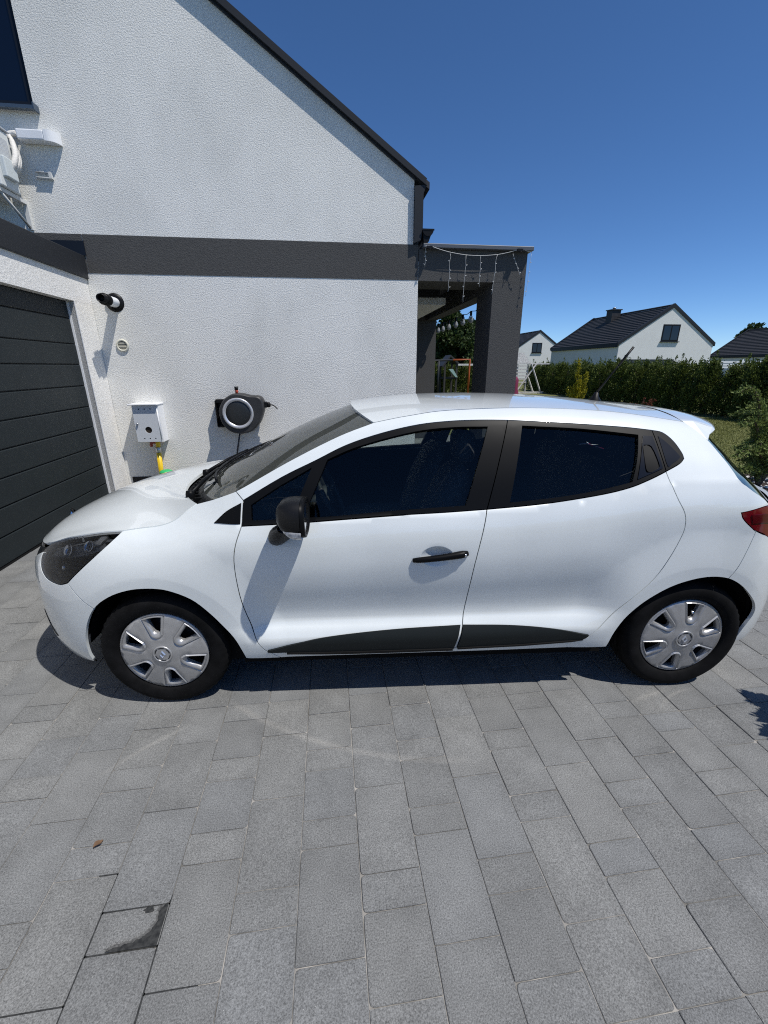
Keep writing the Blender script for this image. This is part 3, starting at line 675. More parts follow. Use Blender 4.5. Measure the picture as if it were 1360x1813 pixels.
# ------------------------------------------------------------------ light strings on the porch
LW = mat('white light string', (.55, .55, .53), .5)
ls = thing('icicle_lights', 'white icicle light string clipped along the porch roof edge', 'string lights', (1.8, 5.76, 2.9))
main = smooth_curve([(1.25, 5.825, 3.0), (1.32, 5.825, 3.002), (1.44, 5.83, 2.973), (1.575, 5.835, 2.946), (1.775, 5.84, 2.923), (1.977, 5.84, 2.92), (2.18, 5.84, 2.936), (2.33, 5.835, 2.963), (2.48, 5.83, 2.996), (2.63, 5.835, 2.973)], 6)
mb = MB(); mb.tube(main, .0032, 6); at(mb.build('main_wire', LW, ls), ls)
rr = random.Random(5)
for x0, z0, ln, dx in ((1.26, 2.99, .21, .005), (1.58, 2.946, .44, -.01), (1.785, 2.923, .53, -.015), (1.977, 2.92, .35, -.005), (2.18, 2.936, .45, -.03), (2.39, 2.95, .24, .12), (2.63, 2.973, .5, -.02)):
    mb = MB(); k = 9; pp = [(x0+dx*i/k+rr.uniform(-.006, .006), 5.838+rr.uniform(-.006, .006), z0-ln*i/k) for i in range(k+1)]
    mb.tube(pp, .0021, 5)
    for i in range(2, k+1, 2):
        p = Vector(pp[i]); mb.tube([p, p+Vector((rr.choice([-1, 1])*.018, 0, rr.uniform(-.004, .012)))], .0042, 5)
    at(mb.build('drop_wire', LW, ls), ls)
for x in (1.31, 2.47):
    mb = MB(); mb.box((x-.035, 5.80, 2.975), (x+.035, 5.825, 3.0)); mb.tube([(x-.015, 5.80, 2.975), (x, 5.775, 2.955), (x+.015, 5.80, 2.975)], .004, 6); at(mb.build('clip', BLACKP, ls), ls)
bs = thing('bulb_lights', 'string of clear bulbs hanging along the pergola side beam', 'string lights', (2.3, 8, 2.5))
BL = [(b_[0]+.06, b_[1], b_[2]-.075) for b_ in [(2.30, 6.85, 2.45), (2.316, 7.34, 2.45), (2.329, 7.82, 2.45), (2.339, 8.28, 2.45), (2.349, 8.79, 2.45), (2.352, 9.25, 2.45), (2.34, 9.6, 2.45)]]
mb = MB(); wl = []
for i, b in enumerate(BL):
    wl.append((b[0], b[1], b[2]+.085))
    if i < len(BL)-1: c = BL[i+1]; wl.append(((b[0]+c[0])/2, (b[1]+c[1])/2, b[2]+.06))
mb.tube(wl, .006, 6); at(mb.build('cable', BLACKP, bs), bs)
BG = glass_mat('bulb glass', (.9, .9, .9), base=(.6, .6, .6), opac=.4)
for b in BL:
    mb = MB(); mb.lathe([(0, .09), (.018, .088), (.020, .03), (.016, .015)], b, (0, 0, 1), 12); s = at(mb.build('socket', BLACKP, bs), bs)
    mb = MB(); mb.lathe([(.018, .018), (.03, 0), (.042, -.035), (.040, -.065), (.02, -.09), (0, -.095)], b, (0, 0, 1), 14); g = mb.build('bulb', BG, s)
# ---- body surface
def pchip(xs,ys):
    xs=np.array(xs,float);ys=np.array(ys,float);h=np.diff(xs);d=np.diff(ys)/h
    m=np.zeros(len(xs));m[0]=d[0];m[-1]=d[-1]
    for i in range(1,len(xs)-1):
        if d[i-1]*d[i]>0:
            a=2*h[i]+h[i-1];b=h[i]+2*h[i-1];m[i]=(a+b)/(a/d[i-1]+b/d[i])
    def f(x):
        x=min(max(x,xs[0]),xs[-1]);i=min(int(np.searchsorted(xs,x,'right'))-1,len(h)-1)
        t=(x-xs[i])/h[i]
        return float(ys[i]*(1+2*t)*(1-t)**2+m[i]*h[i]*t*(1-t)**2+ys[i+1]*t*t*(3-2*t)+m[i+1]*h[i]*t*t*(t-1))
    return f
def sst(a,b,x):
    t=min(max((x-a)/(b-a),0),1);return t*t*(3-2*t)
def smoothed(f,sig,lo=0.0,hi=1.0):
    n=600;x=np.linspace(lo-.3,hi+.3,n)
    y=np.array([f(v) if lo<=v<=hi else (2*f(lo)-f(2*lo-v) if v<lo else 2*f(hi)-f(2*hi-v)) for v in x])
    k=np.exp(-.5*(np.arange(-60,61)*(x[1]-x[0])/sig)**2);k/=k.sum()
    ys=np.convolve(np.pad(y,60,mode='edge'),k,mode='valid')
    return lambda v:float(np.interp(v,x,ys))
belt=pchip([-1.6,-.9,-.2,.25,.6,.8,.92,1.05,1.3],[.935,.945,.977,.997,1.027,1.053,1.075,1.10,1.12])
ztop=pchip([-.5,-.3,0,.5,.9,1.2,1.6],[1.385,1.395,1.425,1.433,1.412,1.378,1.32])
lowA=[0,.05,.13,.21,.265,.344,.464,.596,.728,.834,.927,1.0]
lowRaw=pchip(lowA,[.815,.836,.857,.866,.850,.815,.829,.853,.864,.861,.848,.826])
lowSoft,lowCrisp=smoothed(lowRaw,.034),smoothed(lowRaw,.008)
def lowMid(a):
    k=sst(.29,.38,a);return k*lowSoft(a)+(1-k)*lowCrisp(a)
lowFlat=smoothed(pchip(lowA,[.812,.828,.838,.842,.845,.848,.851,.855,.860,.862,.853,.826]),.05)
lowFront=smoothed(pchip(lowA,[.800,.822,.836,.842,.845,.848,.850,.851,.848,.836,.802,.735]),.05)
up=pchip([0,.3,.51,.73,.86,.925,.97,1.0,1.15],[.822,.768,.722,.667,.627,.595,.555,.515,.35])
xf=pchip([.1,.2,.3,.45,.6,.68,.74,.80,.9,1.0],[-2.08,-2.13,-2.15,-2.152,-2.145,-2.125,-2.09,-2.03,-1.92,-1.8])
xr=pchip([.1,.2,.3,.45,.6,.85,.95,1.0,1.1,1.2,1.35,1.45],[1.78,1.83,1.885,1.915,1.915,1.90,1.875,1.82,1.74,1.66,1.56,1.50])
XA,XB=-1.30,1.42; LF,LR=1.25,0.9
def W(x,z):
    b=belt(x)
    if z<=b:
        a=(z-.2)/(b-.2)
        k=sst(-1.0,-.72,x)*(1-sst(.72,1.0,x))
        m=k*lowMid(a)+(1-k)*lowFlat(a)
        g=sst(-1.35,-.85,x)
        w=g*m+(1-g)*lowFront(a)
        if a<0: w+=a*.5
    else:
        t=(z-b)/(ztop(x)-b)
        u=up(t)
        w=u-.0*x
        # front: fender/A-pillar base pulls in
        g=sst(-1.35,-.85,x)
        w=g*w+(1-g)*min(w,.735-(z-b)*1.2)
    w-=.02*sst(.5,1.4,x)*sst(.95,1.25,z)
    return w
def flare(x,z):
    f=0
    for cx,cz in ((-1.2945,.30),(1.298,.295)):
        r=math.hypot(x-cx,z-cz)
        k=min(max((.60-r)/.185,0),1)
        f=max(f,.018*k*k*(3-2*k)*.35+.018*k*.65)
    return f
def bowl(x,z):
    e=((x-.015)/.075)**2+((z-.792)/.05)**2
    return .020*(1-e)**1 if e<1 else 0
def P(s,z):
    """side surface of the car: s runs from the nose centre round the flank to the tail centre"""
    if s<XA:
        th=min((XA-s)/LF,1)*math.pi/2;n=2.6
        x=XA+(xf(z)-XA)*math.sin(th)**(2/n)
        w=W(XA,z)*max(math.cos(th),0)**(2/n)
        w+=flare(x,z)*math.cos(th)
    elif s>XB:
        th=min((s-XB)/LR,1)*math.pi/2;n=3.3-.9*sst(.68,.92,z)
        u=math.sin(th);x=XB+(xr(z)-XB)*u
        w=W(XB,z)*max(1-u**n,0)**(1/n)
        w+=flare(x,z)*math.cos(th)
    else:
        x=s;w=W(s,z)+flare(s,z)-bowl(s,z)
    return np.array([x,w,z])
def PN(s,z,e=.004):
    a=P(s+e,z)-P(s-e,z);b=P(s,z+e)-P(s,z-e)
    n=-np.cross(a,b);l=np.linalg.norm(n)
    return n/l if l>1e-12 else np.array([0,1,0])
# ------------------------------------------------------------------ the car
car = thing('car', 'white five-door hatchback with black door mirrors and silver hubcaps', 'car', (0.44409621+.846*math.sin(.08415791), 1.7206396+.846*math.cos(.08415791), 0), -.08415791)
def S3(s, z, off=0.0, side=1):
    p = P(s, z)
    if off: p = p+PN(s, z)*off
    return (p[0], -p[1]*side, p[2])
ARCH_PTS = [(cx+r*math.cos(a), cz+r*math.sin(a)) for cx, cz in ((-1.2945, .30), (1.298, .295)) for r in (.385, .400, .412, .420, .432, .448, .468) for a in [PI*(-.15+1.3*i/70) for i in range(71)]]
BOWL_PTS = [(.015+.075*k*math.cos(a), .792+.05*k*math.sin(a)) for k in (.25, .5, .7, .85, .96, 1.06) for a in [2*PI*i/26 for i in range(26)]]
def panel(name, poly, m, parent=None, off=0.0, gap=.0022, step=.028, holes=(), side=1, thick=.014, inner=None, both=False, fine=None):
    """sheet cut from the car's side surface; poly and holes are outlines in (s, z)"""
    parent = car if parent is None else parent
    poly = dense(shrink(dense(list(poly), .05), gap) if gap else list(poly), .03)
    if area2(poly) < 0: poly = poly[::-1]
    holes = [dense(list(h), .03) for h in holes]
    holes = [h[::-1] if area2(h) > 0 else h for h in holes]
    pts, tri, loops = cdt(poly, holes, step, fine or ())
    tri = [t if area2([pts[i] for i in t]) > 0 else t[::-1] for t in tri]
    V = []; N = []; F = []; MI = []
    for sd in ((1, -1) if both else (side,)):
        Pp = [P(*p) for p in pts]; Nn = [PN(*p) for p in pts]
        def put(p, n): V.append((p[0], -p[1]*sd, p[2])); N.append((n[0], -n[1]*sd, n[2]))
        def fac(f, mi, rev=False):
            f = tuple(f); f = f[::-1] if (rev != (sd < 0)) else f; F.append(f); MI.append(mi)
        b = len(V)
        for p, n in zip(Pp, Nn): put(p+n*off, n)
        for t in tri: fac([b+i for i in t], 0)
        b2 = len(V)
        for p, n in zip(Pp, Nn): put(p+n*(off-thick), -n)
        for t in tri: fac([b2+i for i in t], 1, True)
        for lp in loops:
            k = len(lp); b3 = len(V)
            for i in range(k):
                p0, n0 = Pp[lp[i]], Nn[lp[i]]; tg = Pp[lp[(i+1) % k]]-Pp[lp[i-1]]; l = np.linalg.norm(tg)
                o_ = np.cross(tg, n0)/max(l, 1e-9); o_ = -o_
                put(p0+n0*off, o_); put(p0+n0*(off-thick), o_)
            for i in range(k): fac((b3+2*i, b3+2*i+1, b3+2*((i+1) % k)+1, b3+2*((i+1) % k)), 0)
    me = bpy.data.meshes.new(name); me.from_pydata(V, [], F); me.update()
    me.materials.append(m); me.materials.append(inner or INNER)
    me.polygons.foreach_set('material_index', MI); me.polygons.foreach_set('use_smooth', [True]*len(F))
    me.normals_split_custom_set_from_vertices(N)
    return link(name, me, None, parent)
C_ = smooth_curve
GAPF = C_([(-.849, 1.049), (-.853, .99), (-.857, .943), (-.884, .866), (-.898, .789), (-.897, .681), (-.882, .544), (-.840, .382), (-.805, .320), (-.778, .299)], 4)
HOODL = C_([(-1.079, 1.019), (-1.125, .989), (-1.175, .952), (-1.235, .930), (-1.327, .917), (-1.385, .909)], 4)
LAMPT = C_([(-1.385, .909), (-1.505, .900), (-1.696, .868), (-1.83, .828)], 4)
LAMPF = C_([(-1.83, .828), (-1.872, .806), (-1.892, .771), (-1.869, .729), (-1.826, .690), (-1.760, .660), (-1.664, .652), (-1.598, .672)], 4)
LAMPB = C_([(-1.598, .672), (-1.534, .740), (-1.473, .810), (-1.418, .871), (-1.385, .909)], 4)
BGAP = C_([(-1.598, .672), (-1.527, .600), (-1.476, .558)], 4)
def arc(cx, cz, r, a0, a1, n=22): return [(cx+r*math.cos(a0+(a1-a0)*i/n), cz+r*math.sin(a0+(a1-a0)*i/n)) for i in range(n+1)]
ARCHF = C_([(-1.584, .222), (-1.575, .30), (-1.562, .376), (-1.528, .469), (-1.476, .558), (-1.408, .621), (-1.342, .656), (-1.290, .664), (-1.208, .652), (-1.113, .606), (-1.046, .538), (-.987, .456), (-.935, .367), (-.902, .268)], 4)
i476 = 16
SEAM = [(-.902, .262), (-.735, .256), (-.772, .297)]
TT = C_([(-.991, .947), (-.929, 1.003), (-.849, 1.049), (-.679, 1.142), (-.526, 1.21), (-.387, 1.272), (-.22, 1.322), (-.055, 1.356), (.093, 1.370), (.228, 1.374), (.362, 1.373)], 4)
TT2 = C_([(.362, 1.373), (.54, 1.364), (.714, 1.353), (.924, 1.337), (1.048, 1.323)], 4)
TT3 = C_([(1.048, 1.323), (1.10, 1.312), (1.139, 1.277), (1.162, 1.230), (1.164, 1.206)], 4)
iA = 8                                    # index of the A pillar gap on TT
TB = C_([(-.991, .947), (-.857, .944), (-.7, .949), (-.564, .956), (-.173, .980), (.05, .990), (.241, 1.001)], 4); iB = 4
TB2 = C_([(.241, 1.001), (.42, 1.015), (.576, 1.032), (.771, 1.062), (.89, 1.089), (.973, 1.118), (1.064, 1.155)], 4)
TB3 = C_([(1.064, 1.155), (1.135, 1.185), (1.164, 1.206)], 4)
BPT = C_([(.362, 1.373), (.305, 1.20), (.241, 1.001)], 4)
BPB = C_([(.241, 1.001), (.193, .751), (.168, .482), (.134, .289)], 5)
DBF = C_([(-.778, .299), (-.4, .284), (.134, .285)], 4)
DBR = C_([(.134, .285), (.45, .296), (.70, .311), (.773, .328), (.802, .356)], 4)
RDR = C_([(.802, .356), (.944, .520), (1.052, .651), (1.112, .768), (1.148, .875), (1.149, .934), (1.135, .984), (1.102, 1.041), (1.078, 1.099), (1.064, 1.155)], 4)
RDT = C_([(1.064, 1.155), (1.056, 1.24), (1.048, 1.323)], 3)
APIL = C_([(-.997, 1.044), (-.883, 1.086), (-.650, 1.206), (-.428, 1.307), (-.261, 1.364)], 5)
REDGE = C_([(-.261, 1.364), (-.10, 1.392), (.1, 1.414), (.5, 1.422), (.9, 1.401), (1.244, 1.354)], 6)
TAILC = C_([(1.244, 1.354), (1.283, 1.317), (1.319, 1.275), (1.347, 1.223), (1.366, 1.186), (1.382, 1.150), (1.402, 1.108), (1.464, 1.076), (1.557, 1.039), (1.60, 1.014)], 5)
RLT = C_([(1.62, 1.004), (1.53, .998), (1.40, .978)], 4)
RLB = C_([(1.40, .978), (1.423, .942), (1.506, .888)], 4)
RBG = C_([(1.506, .888), (1.514, .866), (1.463, .720), (1.421, .648)], 4)
ARCHR = C_([(1.615, .265), (1.64, .355), (1.674, .437), (1.648, .494), (1.590, .548), (1.509, .608), (1.421, .648), (1.334, .659), (1.243, .645), (1.142, .606), (1.041, .534), (.969, .452), (.920, .362), (.9, .272)], 4)
j421 = 24
mk = lambda *segs: [p for i, s in enumerate(segs) for p in (s[:-1] if True else s)]
FENDER = mk(HOODL, LAMPB[::-1], BGAP, ARCHF[i476:], SEAM, GAPF[::-1], [(-.849, 1.049), (-.883, 1.086)], [(-.883, 1.086), (-.997, 1.044)], [(-.997, 1.044), (-1.079, 1.019)])
FDOOR = mk(GAPF[8:], DBF, BPB[::-1], TB[::-1][:len(TB)-iB], [(-.857, .944), GAPF[8]])
RDOOR = mk(BPB, DBR, RDR, TB2[::-1])
FFRAME = mk(TT[iA:], BPT, TB[iB:][::-1], GAPF[:9][::-1])
RFRAME = mk(TT2, RDT[::-1], TB2[::-1], BPT[::-1])
QWIN = mk(TT3, TB3[::-1], RDT)
SIDE = mk([(-.883, 1.086)], APIL[5:], REDGE, TAILC, [(1.60, 1.014), (1.62, 1.004)], RLT, RLB, RBG, ARCHR[j421:], [(.9, .272), (.897, .266), (.40, .259), (-.2, .257), (-.735, .256)], [(-.735, .256), (-.772, .297)],
          DBF, DBR, RDR, TB3, TT3[::-1], TT2[::-1], TT[iA:][::-1], [(-.849, 1.049), (-.883, 1.086)])
SIDE = [p for i, p in enumerate(SIDE) if i == 0 or math.dist(p, SIDE[i-1]) > 1e-4]
MIDF, MIDR = -2.55, 2.32
NOSE_T = C_([(-1.892, .771), (-1.95, .745), (-2.05, .70), (-2.2, .665), (MIDF, .655)], 4)
FBUMP = mk(BGAP[::-1], LAMPF[::-1][:17], NOSE_T, [(MIDF, .655), (MIDF, .205)], C_([(MIDF, .205), (-2.2, .20), (-1.85, .205), (-1.584, .222)], 3), ARCHF[:i476+1]+[ARCHF[i476]])
GRILLE = mk(NOSE_T, [(MIDF, .655), (MIDF, .748)], C_([(MIDF, .748), (-2.2, .757), (-1.98, .775), (-1.90, .795), (-1.872, .806)], 3), [(-1.872, .806), (-1.892, .771)])
RBUMP = mk(RBG[::-1], [(1.506, .888), (1.575, .864)], C_([(1.575, .864), (1.66, .835), (1.78, .74), (2.0, .70), (MIDR, .69)], 3), [(MIDR, .69), (MIDR, .25), (1.615, .265)], ARCHR[:j421+1]+[ARCHR[j421]])
RLAMP = mk(RLT[::-1], [(1.62, 1.004), (1.78, .965)], C_([(1.78, .965), (1.80, .90), (1.66, .838), (1.575, .867), (1.506, .888)], 3), RLB[::-1])
TGATE = mk([(1.63, 1.0), (1.80, .968)], C_([(1.80, .968), (1.815, .90), (1.80, .745)], 3), C_([(1.80, .745), (2.0, .705), (MIDR, .695)], 3), [(MIDR, .695), (MIDR, 1.02), (1.9, 1.02), (1.62, 1.0)])
for sd in (1, -1):
    tgn = (lambda o: o)
    bs_ = panel('body_side', SIDE, PAINT, side=sd, gap=.0018, fine=ARCH_PTS)
    fe = panel('front_wing', FENDER, PAINT, side=sd, fine=ARCH_PTS)
    fd = panel('front_door', FDOOR, PAINT, side=sd, step=.024, fine=BOWL_PTS)
    rd = panel('rear_door', RDOOR, PAINT, side=sd, fine=ARCH_PTS)
    # black window surrounds
    main_g = [(.258, 1.332), (.20, 1.17), (.144, 1.018)]
    FG = C_([(-.475, 1.212), (-.36, 1.257), (-.2, 1.300), (-.04, 1.332), (.12, 1.345), (.266, 1.346)], 4)+C_([(.266, 1.346), (.205, 1.18), (.146, 1.018)], 3)[1:]+C_([(.146, 1.018), (-.17, 1.000), (-.45, .979), (-.585, .974)], 3)[1:]
    QG = [(-.815, .965), (-.815, 1.03), (-.69, 1.105), (-.545, 1.180), (-.640, .970)]
    ff = panel('window_frame', FFRAME, SATIN, fd, off=.002, side=sd, step=.04, holes=[FG, QG], thick=.022)
    panel('window_glass', shrink(FG, -.006), GLASS, fd, off=-.012, gap=0, side=sd, step=.06, thick=.0025, inner=LENSIN)
    panel('window_glass', shrink(QG, -.006), GLASS, fd, off=-.012, gap=0, side=sd, step=.06, thick=.0025, inner=LENSIN)
    RG = C_([(.426, 1.349), (.7, 1.334), (.974, 1.305)], 4)+C_([(.974, 1.305), (.945, 1.21), (.905, 1.112)], 3)[1:]+C_([(.905, 1.112), (.76, 1.080), (.58, 1.052), (.345, 1.028)], 4)[1:]
    rf = panel('window_frame', RFRAME, SATIN, rd, off=.002, side=sd, step=.04, holes=[RG], thick=.022)
    panel('window_glass', shrink(RG, -.006), GLASS, rd, off=-.012, gap=0, side=sd, step=.06, thick=.0025, inner=LENSIN)
    HP = [(.992, 1.300), (1.038, 1.296), (1.050, 1.167), (.928, 1.122)]
    HH = C_([(.985, 1.262), (1.020, 1.255), (1.036, 1.19), (1.030, 1.168), (.985, 1.150), (.968, 1.158), (.975, 1.22), (.985, 1.262)], 3)[:-1]
    hp = panel('door_handle', HP, BLACKG, rd, off=.006, gap=0, side=sd, step=.03, holes=[HH], thick=.012)
    mbh = MB()
    panel('handle_recess', shrink(HH, -.004), INNER, hp, off=-.016, gap=0, side=sd, step=.04)
    GR = C_([(.978, 1.255), (1.004, 1.252), (1.006, 1.16), (.975, 1.155), (.973, 1.2), (.978, 1.255)], 3)[:-1]
    panel('pull', GR, SATIN, hp, off=.008, gap=0, side=sd, step=.03, thick=.018)
    qw = panel('quarter_window', QWIN, SATIN, side=sd, off=.002, step=.04, thick=.02)
    panel('pane', C_([(1.068, 1.297), (1.10, 1.270), (1.138, 1.225), (1.142, 1.207), (1.10, 1.186), (1.076, 1.174), (1.07, 1.24), (1.068, 1.297)], 3)[:-1], BLACKG, qw, off=.004, gap=0, side=sd, step=.04, thick=.004)
    sail = C_([(-.984, .951), (-.925, 1.003), (-.857, 1.040)], 4)+[(-.862, .948)]
    panel('sail_trim', sail, SATIN, fe, off=.004, gap=.001, side=sd, step=.05, thick=.006)
    # bright lower edge line of the window trim and the sill trims
    t1 = C_([(-.790, .318), (-.64, .354), (-.49, .381), (-.188, .405), (.148, .417)], 5)+[(.118, .287)]+C_([(.118, .287), (-.4, .289), (-.72, .300), (-.79, .306)], 4)[1:]
    panel('door_trim', t1, mat('grained trim', (.010, .013, .0135), .6, spec=.22, bump=(300, .1, .001)), fd, off=.009, gap=.001, side=sd, step=.04, thick=.014)
    t1b = C_([(-.70, .300), (-.4, .296), (.112, .296)], 4)+C_([(.114, .283), (-.4, .282), (-.70, .292)], 4)
    panel('trim_lip', t1b, BLACKP, fd, off=.014, gap=.0, side=sd, step=.04, thick=.012)
    t2 = C_([(.160, .4175), (.404, .411), (.612, .391), (.786, .356)], 5)+C_([(.786, .356), (.766, .333), (.70, .319), (.45, .303), (.134, .294)], 4)[1:]
    panel('door_trim', t2, MATS['grained trim'], rd, off=.009, gap=.001, side=sd, step=.04, thick=.014)
    t2b = C_([(.14, .305), (.45, .314), (.70, .328), (.755, .340), (.72, .345), (.5, .324), (.14, .317)], 3)
    panel('trim_rib', [(.136, .291), (.45, .300), (.70, .316), (.76, .330), (.70, .325), (.45, .309), (.136, .300)], BLACKP, rd, off=.014, gap=0, side=sd, step=.04, thick=.012)
    # exterior handle: bar over a dished cup
    mb = MB(); pp = []
    for i in range(13):
        t = i/12; x = -.094+.250*t; z = .776+.030*t; b = P(x, z)[1]+bowl(x, z)
        pp.append((x, -(b+.000+.011*math.sin(PI*min(max(t, .0), 1))**.7)*sd, z))
    mb.tube(pp, [.010, .0125, .0135, .014, .014, .0145, .0148, .015, .0155, .0165, .0175, .017, .012], 12)
    h_ = mb.build('door_handle', SATIN, fd)
    mb = MB(); mb.lathe([(0, .003), (.006, .003), (.007, 0)], (.142, -(P(.142, .803)[1]+.0165)*sd, .803), (0, -sd, 0), 12); mb.build('key_hole', CHROME, h_)
    # head lamp
    LAMPP = mk(LAMPT, LAMPF, LAMPB)
    hl = panel('headlight', LAMPP, LENS, side=sd, off=-.001, gap=.003, step=.03, thick=.003, inner=LENSIN)
    bk = panel('housing', shrink(LAMPP, .004), BLACKP, hl, off=-.055, gap=0, side=sd, step=.05, thick=.01)
    wl_ = [(-1.86, .80), (-1.7, .845), (-1.5, .885), (-1.42, .888), (-1.45, .850), (-1.56, .805), (-1.7, .775), (-1.84, .765)]
    panel('upper_bezel', wl_, mat('lamp bezel', (.20, .205, .21), .35, metal=.3), hl, off=-.034, gap=0, side=sd, step=.03, thick=.01)
    for (s_, z_, r_, m_) in ((-1.69, .725, .052, BLACKG), (-1.70, .815, .030, CHROME), (-1.56, .848, .026, CHROME)):
        c0 = Vector(S3(s_, z_, -.045, sd)); n_ = PN(s_, z_); ax = Vector((n_[0], -n_[1]*sd, n_[2]))
        mb = MB(); mb.lathe([(r_, .022), (r_*.92, .024), (r_*.75, .010), (r_*.4, .0), (0, -.002)], c0, ax, 24); mb.build('reflector', m_, hl)
        mb = MB(); mb.lathe([(r_*.28, .0), (r_*.28, .012), (r_*.15, .018), (0, .02)], c0, ax, 14); mb.build('lamp_bulb', CLEAR if m_ is CHROME else CHROME, hl)
    panel('side_reflector', [(-1.505, .893), (-1.47, .893), (-1.49, .857), (-1.53, .853)], mat('lamp bright', (.40, .40, .39), .35, metal=.3), hl, off=-.020, gap=0, side=sd, step=.05, thick=.008)
    # rear lamp
    rl = panel('tail_light', RLAMP, REDL, side=sd, off=.001, gap=.003, step=.04, thick=.02)
    panel('lens_band', [(1.46, .965), (1.56, .968), (1.70, .935), (1.70, .905), (1.56, .925), (1.48, .925)], mat('deep red lens', (.07, .001, .005), .2, coat=.3), rl, off=.004, gap=0, side=sd, step=.04, thick=.004)
# bumpers, grille, tailgate skin run across the car
fbm = panel('front_bumper', FBUMP, PAINT, both=True, fine=ARCH_PTS)
panel('grille', GRILLE, BLACKG, off=-.004, both=True, step=.04)
panel('lower_grille', C_([(MIDF+.001, .49), (-2.25, .485), (-2.13, .44), (-2.12, .36), (-2.2, .30), (MIDF+.001, .29)], 3), BLACKP, fbm, off=.003, gap=0, both=True, step=.05, thick=.006)
for sd in (1, -1): panel('fog_recess', C_([(-1.975, .425), (-1.93, .40), (-1.88, .355), (-1.83, .318), (-1.85, .312), (-1.91, .345), (-1.97, .40), (-1.975, .425)], 2)[:-1], BLACKP, fbm, off=.0025, gap=0, side=sd, step=.03, thick=.006)
panel('chin', C_([(MIDF+.001, .235), (-2.2, .23), (-1.85, .225), (-1.59, .232)], 3)+C_([(-1.59, .205), (-1.85, .19), (-2.2, .185), (MIDF+.001, .19)], 3), BLACKP, fbm, off=-.006, gap=0, both=True, step=.05, thick=.006)
panel('rear_bumper', RBUMP, PAINT, both=True, fine=ARCH_PTS)
tg = panel('tailgate', TGATE, PAINT, both=True, off=-.001)
# emblem on the grille: upright hollow diamond
mb = MB()
for k in range(4):
    a0, a1 = PI/2*k, PI/2*(k+1)
    def q(a, r, y): return (-2.152+y, r*.62*math.sin(a), .70+r*math.cos(a))
    mb.add([q(a0, .085, -.002), q(a1, .085, -.002), q(a1, .06, -.02), q(a0, .06, -.02), q(a0, .035, -.002), q(a1, .035, -.002)], [(0, 1, 2, 3), (3, 2, 5, 4)])
mb.build('emblem', CHROME, car)

def L3(p): return np.array(P(*p))
def along(C):
    C = [np.array(c) for c in C]; d = [0]
    for a, b in zip(C, C[1:]): d.append(d[-1]+np.linalg.norm(b-a))
    d = np.array(d)/d[-1]; C = np.array(C)
    return lambda t: np.array([np.interp(t, d, C[:, k]) for k in range(3)])
def coons(name, E, Cc, m, R0=None, R1=None, nu=18, nv=36, off=0.0, parent=None, inner=INNER, thick=.016, u0=0.0, pw=2.0, t0=0, t1=1):
    """sheet spanning the car: E = near edge (x, w, z), Cc = centre line, as functions of t; mirrored to the far side"""
    E0, E1, C0, C1 = E(0), E(1), Cc(0), Cc(1); V = []
    us = [u0+(1-u0)*i/nu for i in range(nu+1)]
    for j in range(nv+1):
        t = t0+(t1-t0)*j/nv; row = []
        for u in us:
            f = 1-(1-u)**pw
            S = np.zeros(3)
            for k in range(3):
                g = u if k == 1 else f
                val = (1-g)*E(t)[k]+g*Cc(t)[k]
                if R0 is not None or R1 is not None:
                    a = R0(u)[k] if R0 is not None else (1-g)*E0[k]+g*C0[k]
                    b = R1(u)[k] if R1 is not None else (1-g)*E1[k]+g*C1[k]
                    val += (1-t)*a+t*b-((1-t)*((1-g)*E0[k]+g*C0[k])+t*((1-g)*E1[k]+g*C1[k]))
                S[k] = val
            row.append(S)
        full = [(p[0], -p[1], p[2]) for p in row]+[(p[0], p[1], p[2]) for p in row[-2::-1]]
        V.append(full)
    V = np.array(V); nr, nc = V.shape[:2]
    du = np.gradient(V, axis=1); dv = np.gradient(V, axis=0); N = np.cross(du, dv); N /= np.maximum(np.linalg.norm(N, axis=2, keepdims=True), 1e-9)
    if N[nr//2, nc//2, 2] < 0: N = -N
    A = V+N*off; B = V+N*(off-thick)
    vs = [tuple(x) for x in A.reshape(-1, 3)]+[tuple(x) for x in B.reshape(-1, 3)]
    ns = [tuple(x) for x in N.reshape(-1, 3)]+[tuple(-x) for x in N.reshape(-1, 3)]
    F = []; MI = []; nn = nr*nc
    for j in range(nr-1):
        for i in range(nc-1):
            q = (j*nc+i, j*nc+i+1, (j+1)*nc+i+1, (j+1)*nc+i)
            F.append(q); MI.append(0); F.append(tuple(nn+x for x in q[::-1])); MI.append(1)
    ring = [(0, i) for i in range(nc)]+[(j, nc-1) for j in range(1, nr)]+[(nr-1, i) for i in range(nc-2, -1, -1)]+[(j, 0) for j in range(nr-2, 0, -1)]
    b = len(vs); cen = V.reshape(-1, 3).mean(0)
    for (j, i) in ring:
        o_ = V[j, i]-cen; o_ = o_-N[j, i]*(o_@N[j, i]); o_ /= np.linalg.norm(o_)
        vs += [tuple(A[j, i]), tuple(B[j, i])]; ns += [tuple(o_)]*2
    k = len(ring)
    for i in range(k): F.append((b+2*i, b+2*i+1, b+2*((i+1) % k)+1, b+2*((i+1) % k))); MI.append(0)
    me = bpy.data.meshes.new(name); me.from_pydata(vs, [], F); me.update(); me.materials.append(m); me.materials.append(inner)
    # make the faces agree with the stored normals
    bm = bmesh.new(); bm.from_mesh(me); bm.faces.ensure_lookup_table()
    for f in bm.faces:
        s = Vector((0, 0, 0))
        for v in f.verts: s += Vector(ns[v.index])
        if f.normal.dot(s) < 0: f.normal_flip()
    bm.to_mesh(me); bm.free()
    me.polygons.foreach_set('material_index', MI); me.polygons.foreach_set('use_smooth', [True]*len(F))
    me.normals_split_custom_set_from_vertices(ns)
    return link(name, me, None, car if parent is None else parent)
def inset_w(C, d): return [np.array((c[0], c[1]-d, c[2])) for c in C]
